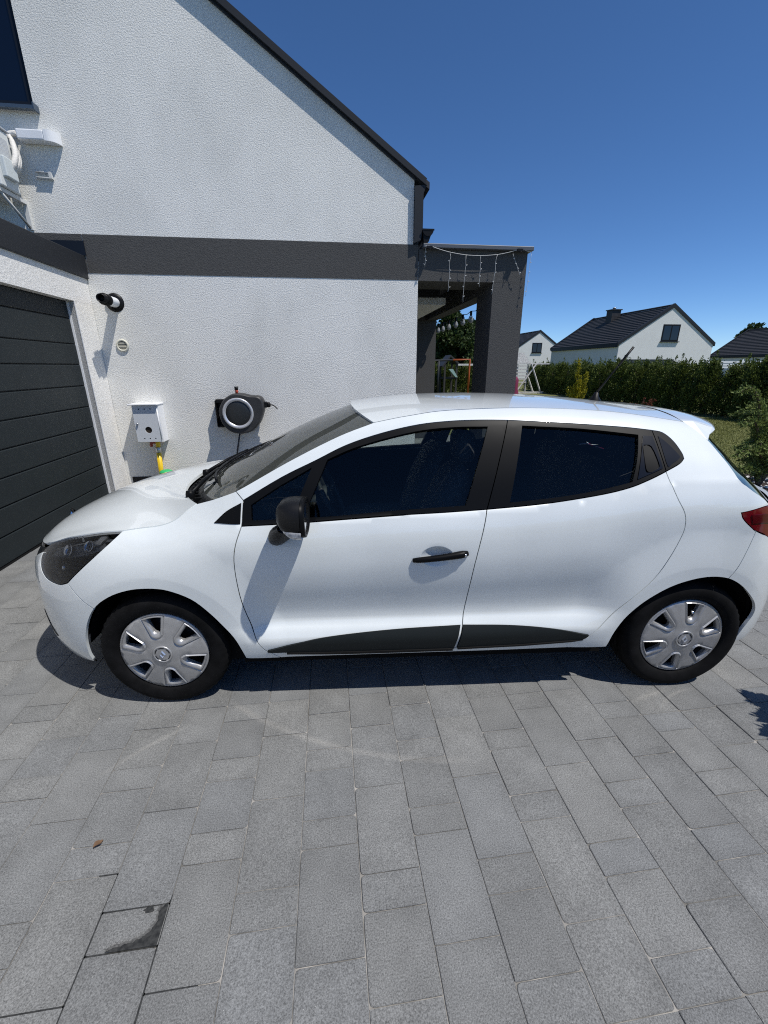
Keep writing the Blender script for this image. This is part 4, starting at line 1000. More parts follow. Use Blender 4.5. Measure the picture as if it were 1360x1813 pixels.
# bonnet
HE = along(inset_w([L3(p) for p in mk(HOODL, LAMPT)+[LAMPT[-1]]], .002))
LIP = along([L3(p) for p in C_([(-1.83, .830), (-1.90, .812), (-2.0, .788), (-2.2, .768), (MIDF, .760)], 6)])
HC = along([np.array(p) for p in [(q[0], 0, q[1]) for q in C_([(-1.325, .985), (-1.50, .968), (-1.68, .935), (-1.86, .882), (-2.0, .822), (-2.075, .760)], 5)]])
def rear_h(u):
    a = HE(0); f = 1-(1-u)**2.2
    return np.array([a[0]+(-1.325-a[0])*f, a[1]*(1-u), a[2]+(.985-a[2])*f])
coons('bonnet', HE, HC, PAINT, R0=rear_h, R1=LIP, nu=22, nv=44, off=.001, pw=2.0)
# windscreen
WE = along(inset_w([L3(p) for p in APIL], .012))
WC = along([np.array((q[0], 0, q[1])) for q in C_([(-1.215, 1.005), (-.95, 1.150), (-.68, 1.282), (-.372, 1.404)], 6)])
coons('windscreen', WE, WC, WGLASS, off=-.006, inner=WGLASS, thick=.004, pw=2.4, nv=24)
BAND = mat('windscreen black border', (.004, .004, .005), .15)
coons('screen_border', WE, WC, BAND, off=-.012, thick=.002, pw=2.4, nv=3, t0=.93, t1=1.0)
# roof
RE = along(inset_w([L3(p) for p in REDGE], .001))
RC = along([np.array((q[0], 0, q[1])) for q in C_([(-.385, 1.412), (-.10, 1.443), (.2, 1.453), (.5, 1.449), (.9, 1.430), (1.31, 1.390)], 6)])
coons('roof', RE, RC, PAINT, pw=2.2, nu=20, nv=40)
# spoiler
SE0, SE1, SEB = L3((1.246, 1.355)), np.array((1.405, .590, 1.318)), L3((1.318, 1.277))
prof = []
for i in range(-16, 17):
    u = abs(i)/16; f = 1-u**2.6
    root = SE0*(1-f)+np.array((1.315, 0, 1.390))*f; tip = SE1*(1-f)+np.array((1.60, 0, 1.338))*f; bot = SEB*(1-f)+np.array((1.53, 0, 1.275))*f
    sg = -1 if i < 0 else 1
    row = []
    for t in (0, .33, .66, .9): r_ = root+(tip-root)*t; row.append((r_[0], r_[2]+.012*math.sin(PI*t)))
    row += [(tip[0], tip[2]-.004), (tip[0]-.004, tip[2]-.016)]
    for t in (.5, 1): r_ = tip+(bot-tip)*t; row.append((r_[0]-(.02*(1-t)), r_[2]-.0))
    wr = [root[1], root[1]+(tip[1]-root[1])*.33, root[1]+(tip[1]-root[1])*.66, tip[1], tip[1], tip[1], (tip[1]+bot[1])/2, bot[1]]
    W0_ = u
    prof.append([(row[k][0], sg*(wr[k] if u == 1 else [.565, .57, .575, .59, .59, .592, .63, .67][k]*u), row[k][1]) for k in range(8)])
mb = MB(); flat = [(p[0], -p[1], p[2]) for r in prof for p in r]; n = 8
mb.add(flat, [(i*n+j, i*n+j+1, (i+1)*n+j+1, (i+1)*n+j) for i in range(32) for j in range(n-1)], 0, True)
for r in (0, 32): mb.add([flat[r*n+j] for j in range(n)], [tuple(range(n))], 0, False)
mb.build('spoiler', PAINT, car)
# rear window
GE = along([L3(p)-np.array((0, .012, 0)) for p in C_([(1.322, 1.272), (1.347, 1.223), (1.366, 1.186), (1.382, 1.150), (1.402, 1.108), (1.464, 1.076), (1.557, 1.039), (1.64, 1.01)], 4)])
GCn = along([np.array((q[0], 0, q[1])) for q in C_([(1.535, 1.285), (1.66, 1.16), (1.77, 1.03)], 5)])
coons('rear_window', GE, GCn, RGLASS, off=0.002, pw=2.8, nv=20, nu=22)
# cowl under the windscreen with wipers
def rear_c(u):
    a = WE(0); f = 1-(1-u)**2.4
    return np.array([a[0]+(-1.215-a[0])*f, a[1]*(1-u), a[2]+(1.005-a[2])*f])
mb = MB(); NU = 24; rows = []
for k, (t, dz) in enumerate(((0, -.028), (.12, -.035), (.3, -.022), (.42, -.034), (.7, -.016), (1.0, -.004), (1.12, -.012))):
    r = []
    for i in range(2*NU+1):
        u = 1-abs(i-NU)/NU; a = rear_h(u); b = rear_c(u); p = a+(b-a)*t; r.append((p[0], (-1 if i < NU else 1)*p[1], p[2]+dz))
    rows.append(r)
nn = 2*NU+1; mb.add(sum(rows, []), [(k*nn+i, k*nn+i+1, (k+1)*nn+i+1, (k+1)*nn+i) for k in range(len(rows)-1) for i in range(nn-1)], 0, True)
cw = mb.build('cowl_panel', BLACKP, car)
mb = MB()
for i in range(-9, 10):
    u = 1-abs(i)/11; a = rear_h(u); b = rear_c(u); p = a+(b-a)*.35; q_ = a+(b-a)*.75; s_ = -1 if i < 0 else 1
    mb.box((p[0]-.002, s_*p[1]-.004, p[2]-.03), (q_[0], s_*p[1]+.004, p[2]-.005))
tag(mb.build('cowl_ribs', SATIN, cw), kind='stuff')
def on_screen(t, y):
    e, c = WE(t), WC(t); u = 1-abs(y)/e[1]; f = 1-(1-u)**2.4; return Vector((e[0]+(c[0]-e[0])*f, y, e[2]+(c[2]-e[2])*f))
for (ya, yb, ta, tb, y0) in ((-.50, .12, .10, .055, -.56), (.02, .58, .055, .16, -.02)):
    wi = MB(); A_ = [on_screen(ta+(tb-ta)*i/8, ya+(yb-ya)*i/8)+Vector((-.004, 0, .013)) for i in range(9)]
    wi.tube(A_, .007, 6); wi.tube([p+Vector((.004, 0, -.012)) for p in A_], .005, 6)
    wo = wi.build('wiper', BLACKP, car)
    wi = MB(); piv = on_screen(0, y0)+Vector((-.07, 0, -.008)); wi.tube([piv, piv+(A_[4]-piv)*.5+Vector((0, 0, .010)), A_[4]+Vector((0, 0, .008))], [.012, .011, .007], 8); wi.lathe([(.0, .02), (.018, .016), (.022, 0), (.022, -.02)], piv, (0, 0, 1), 14); wi.build('wiper_arm', SATIN, wo)
# door mirrors
for sd in (1, -1):
    def sec(x, y0, y1, z0, z1, n=20, pw=2.8):
        o = []
        for i in range(n):
            a = 2*PI*i/n; c, s = math.cos(a), math.sin(a)
            o.append((x, (y0+y1)/2+(y1-y0)/2*math.copysign(abs(c)**(2/pw), c), (z0+z1)/2+(z1-z0)/2*math.copysign(abs(s)**(2/pw), s)))
        return o
    S_ = [sec(-.668, .925, .955, 1.040, 1.050), sec(-.664, .895, .995, 1.005, 1.075), sec(-.648, .875, 1.018, .978, 1.094), sec(-.622, .864, 1.030, .957, 1.104), sec(-.590, .858, 1.036, .948, 1.107), sec(-.566, .858, 1.038, .948, 1.105)]
    mb = MB(); n = 20; vs = [(p[0], -p[1]*sd, p[2]) for s in S_ for p in s]
    mb.add(vs, [(k*n+i, k*n+(i+1) % n, (k+1)*n+(i+1) % n, (k+1)*n+i) for k in range(len(S_)-1) for i in range(n)], 0, True); mb.add(vs[:n], [tuple(range(n))])
    mi_ = mb.build('door_mirror', mat('mirror cap plastic', (.006, .006, .0065), .45, spec=.3, bump=(300, .06, .001)), car)
    Q = [sec(-.564, .856, 1.040, .946, 1.107), sec(-.548, .858, 1.038, .948, 1.103), sec(-.546, .868, 1.028, .958, 1.093), sec(-.556, .874, 1.022, .964, 1.087)]
    mb = MB(); vs = [(p[0], -p[1]*sd, p[2]) for s in Q for p in s]
    mb.add(vs, [(k*n+i, k*n+(i+1) % n, (k+1)*n+(i+1) % n, (k+1)*n+i) for k in range(3) for i in range(n)], 0, True); mb.build('rim', SATIN, mi_)
    mb = MB(); mb.add([(p[0]+.002, -p[1]*sd, p[2]) for p in Q[3]], [tuple(range(n))]); mb.build('mirror_glass', CHROME, mi_)
    # indicator lens wraps the lower outer corner
    mb = MB(); m_ = 12; up_, lo_ = [], []
    for i in range(m_+1):
        t = i/m_; x = -.640+.078*t; yo = 1.002+.040*t**.5
        up_.append((x, -(yo)*sd, .988+.002*t)); lo_.append((x, -(yo-.012-.004*t)*sd, .988-.004-.030*min(1, t*2.2)**.6))
    mid_ = [(a[0], -(abs(a[1])+.003)*sd, (a[2]+b[2])/2) for a, b in zip(up_, lo_)]
    mb.add(up_+mid_+lo_, [(r*(m_+1)+i, r*(m_+1)+i+1, (r+1)*(m_+1)+i+1, (r+1)*(m_+1)+i) for r in (0, 1) for i in range(m_)], 0, True)
    mb.build('indicator_lens', mat('clear indicator', (.50, .50, .50), .12, var=(60, .4), coat=1), mi_)
    mb = MB(); st = [sec(-.655, .82, .845, .85, .95), sec(-.655, .845, .875, .855, .945)]
    arm = [((-.694, .835, .902), .047, .050), ((-.688, .868, .912), .046, .048), ((-.672, .898, .930), .050, .042), ((-.645, .925, .955), .050, .034), ((-.628, .95, .975), .046, .024)]
    vs = []
    for (c, rx, rz) in arm:
        for i in range(16):
            a = 2*PI*i/16; vs.append((c[0]+rx*math.cos(a)+.25*rz*math.sin(a), -(c[1]-.35*rz*math.sin(a)*0)*sd, c[2]+rz*math.sin(a)))
    mb.add(vs, [(k*16+i, k*16+(i+1) % 16, (k+1)*16+(i+1) % 16, (k+1)*16+i) for k in range(4) for i in range(16)], 0, True); mb.add(vs[:16], [tuple(range(16))])
    mb.build('mirror_arm', MATS['mirror cap plastic'], mi_)
# aerial
mb = MB(); mb.lathe([(0, .05), (.012, .045), (.020, .02), (.034, .004), (.036, -.01)], (1.10, 0, 1.413), (.1, 0, 1), 16); an = mb.build('aerial', BLACKP, car)
mb = MB(); mb.tube([(1.10, 0, 1.45), (1.18, 0, 1.565), (1.285, 0, 1.715)], [.006, .0045, .004], 7); mb.build('mast', BLACKP, an)
mb = MB(); mb.tube([(1.215, 0, 1.615), (1.285, 0, 1.715)], [.007, .007], 7); mb.build('mast_tip', BLACKP, an)

# wheels
def hubcap_mesh(rot):
    R_ = .209; rings = []
    outer = circ(0, 0, R_, 72); holes = []; lips = []
    def U(r0, r1, w0, w1, a, n=7):
        # rounded end at r0 (half width w0), open wide end at r1 (half width w1)
        o = []
        for i in range(n+1):
            q = PI/2+PI*i/n; o.append((r0+w0+w0*math.cos(q)*1.0, -w0*math.sin(q)*-1))
        pts_ = [(r1*math.cos(w1/r1), w1)]+[(r0+w0-w0*math.sin(PI*i/n), w0*math.cos(PI*i/n)) for i in range(n+1)]+[(r1*math.cos(w1/r1), -w1)]
        pts_ += [(r1*math.cos(x/r1), x) for x in (-w1*.5, 0, w1*.5)]
        c, s = math.cos(a), math.sin(a); return [(p[0]*c-p[1]*s, p[0]*s+p[1]*c) for p in pts_]
    for k in range(6):
        a = rot+k*PI/3
        lips.append(U(.078, .203, .034, .058, a)); holes.append(U(.108, .185, .017, .032, a))
    dome = lambda x, y: .020*(1-(math.hypot(x, y)/R_)**2)+(.004 if math.hypot(x, y) < .05 else 0)
    V = []; F = []; SM = []
    pts, tri, lp = cdt(outer, lips, .022)
    V += [(p[0], dome(*p), p[1]) for p in pts]; F += [t for t in tri]; SM += [True]*len(tri)
    for L_, H_ in zip(lips, holes):
        k = len(L_); b = len(V)
        V += [(p[0], dome(*p), p[1]) for p in L_]
        V += [(p[0]*.88+q[0]*.12, dome(*p)-.0025, p[1]*.88+q[1]*.12) for p, q in zip(L_, H_)]
        V += [(p[0]*.62+q[0]*.38, dome(*p)+.0040, p[1]*.62+q[1]*.38) for p, q in zip(L_, H_)]
        V += [(p[0]*.12+q[0]*.88, dome(*q)-.011, p[1]*.12+q[1]*.88) for p, q in zip(L_, H_)]
        V += [(q[0], dome(*q)-.016, q[1]) for q in H_]; V += [(q[0]*.995, dome(*q)-.032, q[1]*.995) for q in H_]
        for r in range(5):
            for i in range(k): F.append((b+r*k+i, b+r*k+(i+1) % k, b+(r+1)*k+(i+1) % k, b+(r+1)*k+i)); SM.append(r == 2)
    b = len(V); k = 72
    V += [(p[0], dome(*p), p[1]) for p in outer]+[(p[0]*1.012, -.006, p[1]*1.012) for p in outer]+[(p[0]*1.0, -.022, p[1]*1.0) for p in outer]
    for r in range(2):
        for i in range(k): F.append((b+r*k+i, b+r*k+(i+1) % k, b+(r+1)*k+(i+1) % k, b+(r+1)*k+i)); SM.append(True)
    return V, F, SM
def wheel(cx, sd, rot):
    yo = .846; R_, cz = .310, .303
    y = lambda v: -v*sd
    rim = MB(); rim.lathe([(.212, 0), (.205, -.012), (.19, -.03), (.185, -.15), (.0, -.15)], (cx, y(yo-.012), cz), (0, -sd, 0), 40)
    rim.lathe([(.0, -.055), (.07, -.055), (.10, -.07), (.15, -.06), (.185, -.085)], (cx, y(yo-.012), cz), (0, -sd, 0), 36)
    wh = rim.build('wheel', mat('black steel wheel', (.010, .010, .011), .6), car)
    seg = 96; prof = [(.212, -.020), (.218, -.008), (.226, -.001), (.245, .004), (.262, .006), (.276, .004), (.288, -.002), (.299, -.011), (.3055, -.022), (.309, -.040), (.3095, -.058), (.302, -.060), (.302, -.067), (.310, -.069), (.310, -.088), (.302, -.090), (.302, -.097), (.310, -.099),
           (.3095, -.125), (.302, -.127), (.302, -.133), (.309, -.135), (.3055, -.160), (.299, -.171), (.286, -.18), (.25, -.186), (.21, -.165)]
    d = Vector((0, -sd, 0)); ty = MB(); vs = []
    for k, (r, h) in enumerate(prof):
        for j in range(seg):
            a = 2*PI*j/seg; q = r
            if k in (7, 8, 9, 10, 21, 22, 23) and j % 2: q = r-.006
            if k in (13, 14) and (j//2) % 3 == 0: q = r-.004
            zz_ = cz+q*math.sin(a)
            if zz_ < .0015: zz_ = .0015
            vs.append((cx+q*math.cos(a), y(yo+h), zz_))
    ty.add(vs, [(k*seg+j, k*seg+(j+1) % seg, (k+1)*seg+(j+1) % seg, (k+1)*seg+j) for k in range(len(prof)-1) for j in range(seg)], 0, True)
    tyo = ty.build('tyre', RUBBER, wh)
    V, F, SM = hubcap_mesh(rot)
    hc = MB(); hc.add([(cx+p[0], y(yo-.010+p[1]), cz+p[2]) for p in V], F); hc.sm = SM; cap_ = hc.build('hubcap', CAPM, wh)
    # hub ring and slots
    hb = MB(); hb.lathe([(.046, .012), (.046, .017), (.042, .0185), (.038, .0175), (.037, .014)], (cx, y(yo-.002), cz), (0, -sd, 0), 40); hb.build('hub_ring', CAPM, wh)
    hs = MB()
    for q in range(6):
        a0 = q*PI/3+.2
        ring_ = []
        for i in range(7): a = a0+.72*i/6; ring_.append((a, .0345))
        ii = [(cx+.0325*math.cos(a), y(yo+.0147), cz+.0325*math.sin(a)) for a, _ in ring_]; oo = [(cx+.0362*math.cos(a), y(yo+.0147), cz+.0362*math.sin(a)) for a, _ in ring_]
        hs.add(ii+oo, [(i, i+1, i+8, i+7) for i in range(6)])
    hs.build('hub_slots', BLACKP, wh)
    em = MB()
    for k in range(4):
        a0, a1 = PI/2*k, PI/2*(k+1)
        q = lambda a, r, h: (cx+r*.66*math.sin(a), y(yo+.0135+h), cz+r*math.cos(a))
        em.add([q(a0, .023, 0), q(a1, .023, 0), q(a1, .0165, .006), q(a0, .0165, .006), q(a0, .010, 0), q(a1, .010, 0)], [(0, 1, 2, 3), (3, 2, 5, 4)])
    em.build('emblem', mat('emblem chrome', (.75, .76, .77), .25, metal=.8), wh)
    if sd == 1 and cx > 0:
        vs_ = MB(); vs_.tube([(cx+.155*math.cos(1.45), y(yo-.02), cz+.155*math.sin(1.45)), (cx+.145*math.cos(1.45), y(yo+.006), cz+.145*math.sin(1.45))], .005, 8); vs_.build('valve', CHROME, wh)
for cx, rot in ((-1.2945, math.radians(38)), (1.2945, math.radians(21))):
    for sd in (1, -1): wheel(cx, sd, rot)
# wheel housings, floor, cabin
mb = MB()
for cx in (-1.2945, 1.298):
    for sd in (1, -1):
        A_ = arc(cx, .30, .372, -.02 if cx > 0 else -.25, PI+(.25 if cx > 0 else -.08), 24)
        for i in range(24):
            a, b = A_[i], A_[i+1]; mb.add([(a[0], -.79*sd, a[1]), (b[0], -.79*sd, b[1]), (b[0], -.52*sd, b[1]), (a[0], -.52*sd, a[1])], [(0, 1, 2, 3)], 0, True)
        mb.add([(p[0], -.52*sd, p[1]) for p in A_], [tuple(range(25))])
mb.box((-.93, -.80, .20), (.90, .80, .235)); mb.box((-2.0, -.52, .20), (1.78, .52, .24)); mb.box((-1.0, -.80, .22), (-.93, .80, .9)); mb.box((.88, -.80, .22), (.91, .80, .55)); mb.box((.9, -.80, .62), (1.7, .80, .66))
mb.build('wheel_housing', LINER, car, recalc=False)
pts_sh = [(-2.5, .26), (-1.72, .24), (-1.70, .45), (-1.62, .58), (-1.45, .68), (-1.1, .68), (-.96, .52), (-.91, .27), (.88, .27), (.91, .38), (1.0, .52), (1.15, .66), (1.45, .67), (1.62, .58), (1.70, .42), (1.72, .29), (2.28, .28), (2.28, .96), (1.6, .96),
          (1.45, 1.02), (1.36, 1.10), (1.12, 1.13), (.98, 1.09), (.77, 1.035), (.58, 1.01), (-.2, .955), (-.85, .925), (-1.05, .985), (-1.2, .91), (-1.4, .885), (-1.7, .84), (-1.9, .77), (-2.5, .72)]
panel('inner_body', pts_sh, LINER, off=-.034, gap=0, both=True, step=.06, thick=.012, inner=INNER)
mb = MB(); mb.box((-1.30, -.70, .30), (-1.02, .70, .90)); mb.build('bulkhead', LINER, car)
mb = MB(); n = 20
dsh = [(-1.16, .955), (-1.0, 1.005), (-.80, 1.02), (-.66, 1.0), (-.60, .93), (-.66, .80), (-.80, .70), (-1.1, .60)]
mb.prism([(p[0], p[1]) for p in C_(dsh, 4)], 1, -.72, .72); ds = mb.build('dashboard', DASH, car)
mb = MB(); mb.box((-.74, -.52, .995), (-.56, -.22, 1.06), 0, .03); mb.build('instrument_hood', DASH, ds)
swc = Vector((-.50, -.37, .955)); ax = Vector((.90, 0, .42)).normalized(); mb = MB()
_, u_, v_ = frame_axes(ax); ringp = [swc+(u_*math.cos(2*PI*i/32)+v_*math.sin(2*PI*i/32))*.185 for i in range(33)]
mb.tube(ringp, .015, 10, cap=False); mb.lathe([(0, .03), (.05, .025), (.065, 0), (.06, -.02), (0, -.02)], swc-ax*.02, ax, 20)
for a in (0, PI, PI*1.5): mb.tube([swc-ax*.02, swc+(u_*math.cos(a)+v_*math.sin(a))*.18], .014, 6)
mb.tube([swc-ax*.03, swc-ax*.22], .03, 10); mb.build('steering_wheel', DASH, car)
def seat(y, x, name):
    mb = MB(); mb.box((x-.48, y-.25, .42), (x+.06, y+.25, .60), 0, .07)
    rows = []
    for k, (px, pz, wd, th) in enumerate(((0, .52, .24, .10), (.06, .70, .25, .10), (.12, .90, .24, .095), (.18, 1.06, .20, .07), (.20, 1.10, .16, .04))):
        for i in range(16):
            a = 2*PI*i/16; c, s_ = math.cos(a), math.sin(a)
            mb.v.append((x+px+th*math.copysign(abs(c)**.7, c)*.9, y+wd*math.copysign(abs(s_)**.6, s_), pz))
    b = len(mb.v)-80
    for k in range(4):
        for i in range(16): mb.f.append((b+k*16+i, b+k*16+(i+1) % 16, b+(k+1)*16+(i+1) % 16, b+(k+1)*16+i)); mb.mi.append(0); mb.sm.append(True)
    mb.f.append(tuple(b+64+i for i in range(16))); mb.mi.append(0); mb.sm.append(True)
    so_ = mb.build(name, SEATF, car)
    mb = MB(); mb.box((x+.165, y-.13, 1.13), (x+.265, y+.13, 1.30), 0, .045); mb.tube([(x+.20, y-.06, 1.05), (x+.21, y-.06, 1.16)], .007, 6); mb.tube([(x+.20, y+.06, 1.05), (x+.21, y+.06, 1.16)], .007, 6); mb.build('headrest', SEATF, so_)
seat(-.37, .0, 'front_seat'); seat(.37, .0, 'front_seat')
mb = MB(); mb.box((.42, -.62, .40), (.95, .62, .58), 0, .06)
mb.prism([(.88, .52), (1.02, .56), (1.17, 1.06), (1.10, 1.09), (1.04, 1.06)], 1, -.64, .64); rs = mb.build('rear_seat', SEATF, car)
for y in (-.36, .36): mb = MB(); mb.box((1.08, y-.13, 1.08), (1.17, y+.13, 1.22), 0, .04); mb.build('headrest', SEATF, rs)
mb = MB(); mb.box((1.14, -.6, .985), (1.62, .6, 1.0)); mb.build('parcel_shelf', INNER, car)
coons('headliner', along(inset_w([L3(p)-np.array((0, .04, .03)) for p in REDGE], 0)), along([RC(t)-np.array((0, 0, .035)) for t in np.linspace(0, 1, 12)]), mat('headliner', (.22, .22, .21), .95), off=-.02, inner=MATS['headliner'], nv=16)
mb = MB(); mb.tube([(-.33, 0, 1.385), (-.38, 0, 1.335)], .012, 8); mb.box((-.39, -.11, 1.275), (-.36, .11, 1.34), 0, .012); mb.build('rear_view_mirror', BLACKP, car)
# ------------------------------------------------------------------ plants
def leafcloud(name, pts, m, size, rr, parent=None, flat=.0, long_=1.0, up=.3):
    """one small folded leaf or spray (two triangles) per point; pts = [(position, outward direction)]"""
    n = len(pts); V = np.zeros((n*4, 3)); P0 = np.array([p[0] for p in pts], float); D = np.array([p[1] for p in pts], float)
    g = np.random.default_rng(rr)
    D = D+g.normal(0, .45, D.shape); D[:, 2] += up; D /= np.linalg.norm(D, axis=1, keepdims=True)
    R = g.normal(0, 1, D.shape); Sx = np.cross(D, R); Sx /= np.linalg.norm(Sx, axis=1, keepdims=True)
    L = size*g.uniform(.6, 1.5, (n, 1)); Wd = L*.38/long_
    nrm = np.cross(D, Sx)
    V[0::4] = P0; V[1::4] = P0+D*L*.55+Sx*Wd+nrm*L*.06; V[2::4] = P0+D*L; V[3::4] = P0+D*L*.5-Sx*Wd+nrm*L*.06
    F = [(4*i, 4*i+1, 4*i+2, 4*i+3) for i in range(n)]
    me = bpy.data.meshes.new(name); me.from_pydata([tuple(v) for v in V], [], F); me.materials.append(m)
    return link(name, me, None, parent)
def copy_tree(o, parent=None):
    c = o.copy(); COL.objects.link(c); c.parent = parent
    for ch in list(o.children): copy_tree(ch, c)
    return c
def thuja(seed, h=1.75):
    rr = random.Random(seed); root = thing('thuja_shrub', 'dark green thuja in the clipped row along the lawn', 'hedge plant', (0, 0, 0), 0, 'thuja hedge along the lawn')
    pts = []
    leaders = [(rr.uniform(-.25, .25), rr.uniform(-.25, .25), h*rr.uniform(.82, 1.03), rr.uniform(-.06, .22)) for _ in range(7)]
    for lx, ly, lh, lean in leaders:
        for k in range(60):
            z = lh*(rr.random()**.8); t = z/lh; rad = .40*(1-t**2.2)+.035
            a = rr.uniform(0, 2*PI); rr_ = rad*rr.uniform(.55, 1)
            c = Vector((lx+lean*t*t+rr_*math.cos(a), ly+rr_*math.sin(a), z)); d = Vector((math.cos(a), math.sin(a), .5+.8*t))
            for q in range(20):
                o = Vector((rr.gauss(0, .055), rr.gauss(0, .055), rr.gauss(0, .06))); pts.append((c+o, d))
        top = rr.uniform(1.04, 1.22)
        for q in range(60):
            t = rr.uniform(.78, top); sp = .012+.10*max(0, (top-t)); pts.append(((lx+lean*t*t*1.3+rr.gauss(0, sp), ly+rr.gauss(0, sp), lh*t), (.35*lean/.1+rr.gauss(0, .4), rr.gauss(0, .4), 1)))
    leafcloud('crown', pts, THUJA, .05, seed, root, up=.5)
    mb = MB()
    for lx, ly, lh, lean in leaders: mb.tube([(lx*.4, ly*.4, 0), (lx, ly, lh*.5), (lx+lean*.7, ly, lh*.85)], [.03, .02, .006], 5)
    mb.build('stem', BARK, root)
    return root
protos = [thuja(s) for s in (11, 12, 13)]
rr = random.Random(9); used = [False]*3; k = 0
def place(o_i, x, y, s, sz, rz):
    p = protos[o_i]
    c = p if not used[o_i] else copy_tree(p); used[o_i] = True
    c.location = (x, y, -.02); c.scale = (s, s, sz); c.rotation_euler = (0, 0, rz); return c
y = 8.6
while y < 30:
    x = 12.95+.075*(y-9); c = place(rr.randint(0, 2), x+rr.uniform(-.12, .12), y, rr.uniform(.95, 1.15), rr.uniform(.92, 1.06), rr.uniform(-.6, .6))
    c['label'] = 'dark green thuja in the long hedge row beside the lawn'; y += .62+.008*(y-8)
x = 3.6
while x < 11.2:
    c = place(rr.randint(0, 2), x, 26.9+rr.uniform(-.15, .15), 1.25, rr.uniform(.92, 1.0), rr.uniform(0, 6))
    c['label'] = 'dark green thuja of the far hedge seen through the pergola'; c['group'] = 'thuja hedge seen through the pergola'; x += .72
x = -7
while x < 9:
    c = place(rr.randint(0, 2), x, -8.5+rr.uniform(-.1, .1), 1.3, rr.uniform(1.0, 1.15), rr.uniform(0, 6))
    c['label'] = 'dark green thuja of the hedge across the street behind the viewer'; c['group'] = 'thuja hedge behind the viewer'; x += .8

def conifer(name, label, cat, base, branches, m, seed, size, dens, group=None, rad=.07):
    root = thing(name, label, cat, base); rr = random.Random(seed); pts = []; mb = MB(); B0 = Vector(base)
    for br, th in branches:
        c = [Vector(p)-B0 for p in smooth_curve(br, 6)]
        mb.tube(c, [th*(1-.8*i/len(c)) for i in range(len(c))], 6)
        L = len(c)
        for i in range(int(L*.12), L-1):
            d0 = (c[i+1]-c[i]); ln = d0.length; d0 = d0.normalized()
            for q in range(int(dens*ln)):
                t = rr.random(); p = c[i].lerp(c[i+1], t); fr = (i+t)/L
                side = Vector((rr.gauss(0, 1), rr.gauss(0, 1), rr.gauss(0, .7)-.1)).normalized()
                ln2 = rad*(1.25-fr*.8)*rr.uniform(.3, 1.5); tip = p+(side*.8+d0*.6)*ln2
                for w_ in range(6): pts.append((p.lerp(tip, (w_+.5)/6)+Vector((rr.gauss(0, .006), rr.gauss(0, .006), rr.gauss(0, .006))), side*.5+d0))
    leafcloud('foliage', pts, m, size, seed, root, up=.1, long_=1.5)
    mb.build('stem', BARK, root); return root
JB = []
b0 = (5.98, 5.05, -.02)
rj = random.Random(21)
JB.append(([b0, (5.86, 5.02, .45), (5.68, 5.0, .85), (5.55, 4.98, 1.16), (5.36, 4.96, 1.33), (5.17, 4.94, 1.28)], .035))
JB.append(([b0, (5.85, 5.0, .4), (5.62, 4.95, .78), (5.45, 4.9, .93), (5.25, 4.86, .90)], .025))
JB.append(([b0, (5.9, 5.0, .35), (5.62, 4.9, .52), (5.42, 4.85, .56), (5.22, 4.8, .50)], .025))
JB.append(([b0, (5.85, 5.0, .2), (5.6, 4.9, .30), (5.4, 4.85, .30)], .02))
for i in range(18):
    a = rj.uniform(0, 2*PI); L = rj.uniform(.45, .8); h = rj.uniform(.25, 1.15)
    e = (6.12+L*math.cos(a)*.8, 5.1+L*math.sin(a)*.7, h); m_ = (6.0+.4*L*math.cos(a), 5.07+.3*L*math.sin(a), h*.75)
    JB.append(([b0, m_, e, (e[0]+.15*math.cos(a), e[1]+.12*math.sin(a), e[2]-.04)], .02))
conifer('juniper_shrub', 'spreading green juniper with an arching branch beyond the car tail', 'shrub', b0, JB, JUNI, 4, .032, 230, rad=.10)
gb0 = (8.45, 14.0, -.02); GBR = []
for i in range(12):
    a = rj.uniform(0, 2*PI); L = rj.uniform(.12, .34); h = rj.uniform(.5, 1.35)
    GBR.append(([gb0, (8.45+.5*L*math.cos(a), 14+.5*L*math.sin(a), h*.6), (8.45+L*math.cos(a), 14+L*math.sin(a), h)], .012))
GBR.append(([gb0, (8.42, 14, .8), (8.38, 14, 1.35), (8.36, 14, 1.78)], .02)); GBR.append(([gb0, (8.5, 14, .7), (8.66, 14, 1.15), (8.72, 14, 1.38)], .016))
conifer('golden_cypress', 'yellow-green golden cypress shrub in front of the dark hedge', 'shrub', gb0, GBR, GOLD, 6, .05, 120, rad=.12)
rb0 = (7.75, 10.0, -.02); RBR = []
for i in range(14):
    a = rj.uniform(0, 2*PI); L = rj.uniform(.1, .38); h = rj.uniform(.5, .85)
    RBR.append(([rb0, (7.75+.4*L*math.cos(a), 10+.4*L*math.sin(a), h*.6), (7.75+L*math.cos(a), 10+L*math.sin(a), h)], .008))
conifer('red_shrub', 'small reddish barberry shrub just above the car roof line', 'shrub', rb0, RBR, REDF, 8, .04, 60, rad=.07)
# potted conifer just beside the drive: its shadow falls at the right edge
pc = (2.53, 1.05, 0); PBR = []
for i in range(26):
    a = rj.uniform(0, 2*PI); h = rj.uniform(.45, .92); L = .25*math.sqrt(max(.05, 1-((h-.68)/.30)**2))*rj.uniform(.7, 1)
    PBR.append(([(pc[0], pc[1], .36), (pc[0]+.4*L*math.cos(a), pc[1]+.4*L*math.sin(a), .36+(h-.36)*.6), (pc[0]+L*math.cos(a), pc[1]+L*math.sin(a), h)], .01))
conifer('potted_conifer', 'round conifer in a grey pot beside the driveway, right of view', 'shrub', (pc[0], pc[1], .36), PBR, JUNI, 15, .045, 420, rad=.07)
pot = MB(); pot.lathe([(.0, .0), (.13, 0), (.17, .34), (.185, .34), (.185, .38), (.165, .38), (.16, .34), (0, .33)], pc, (0, 0, 1), 28)
tag(pot.build('flower_pot', mat('grey pot', (.2, .2, .2), .8)), 'round grey plant pot standing beside the driveway', 'pot')

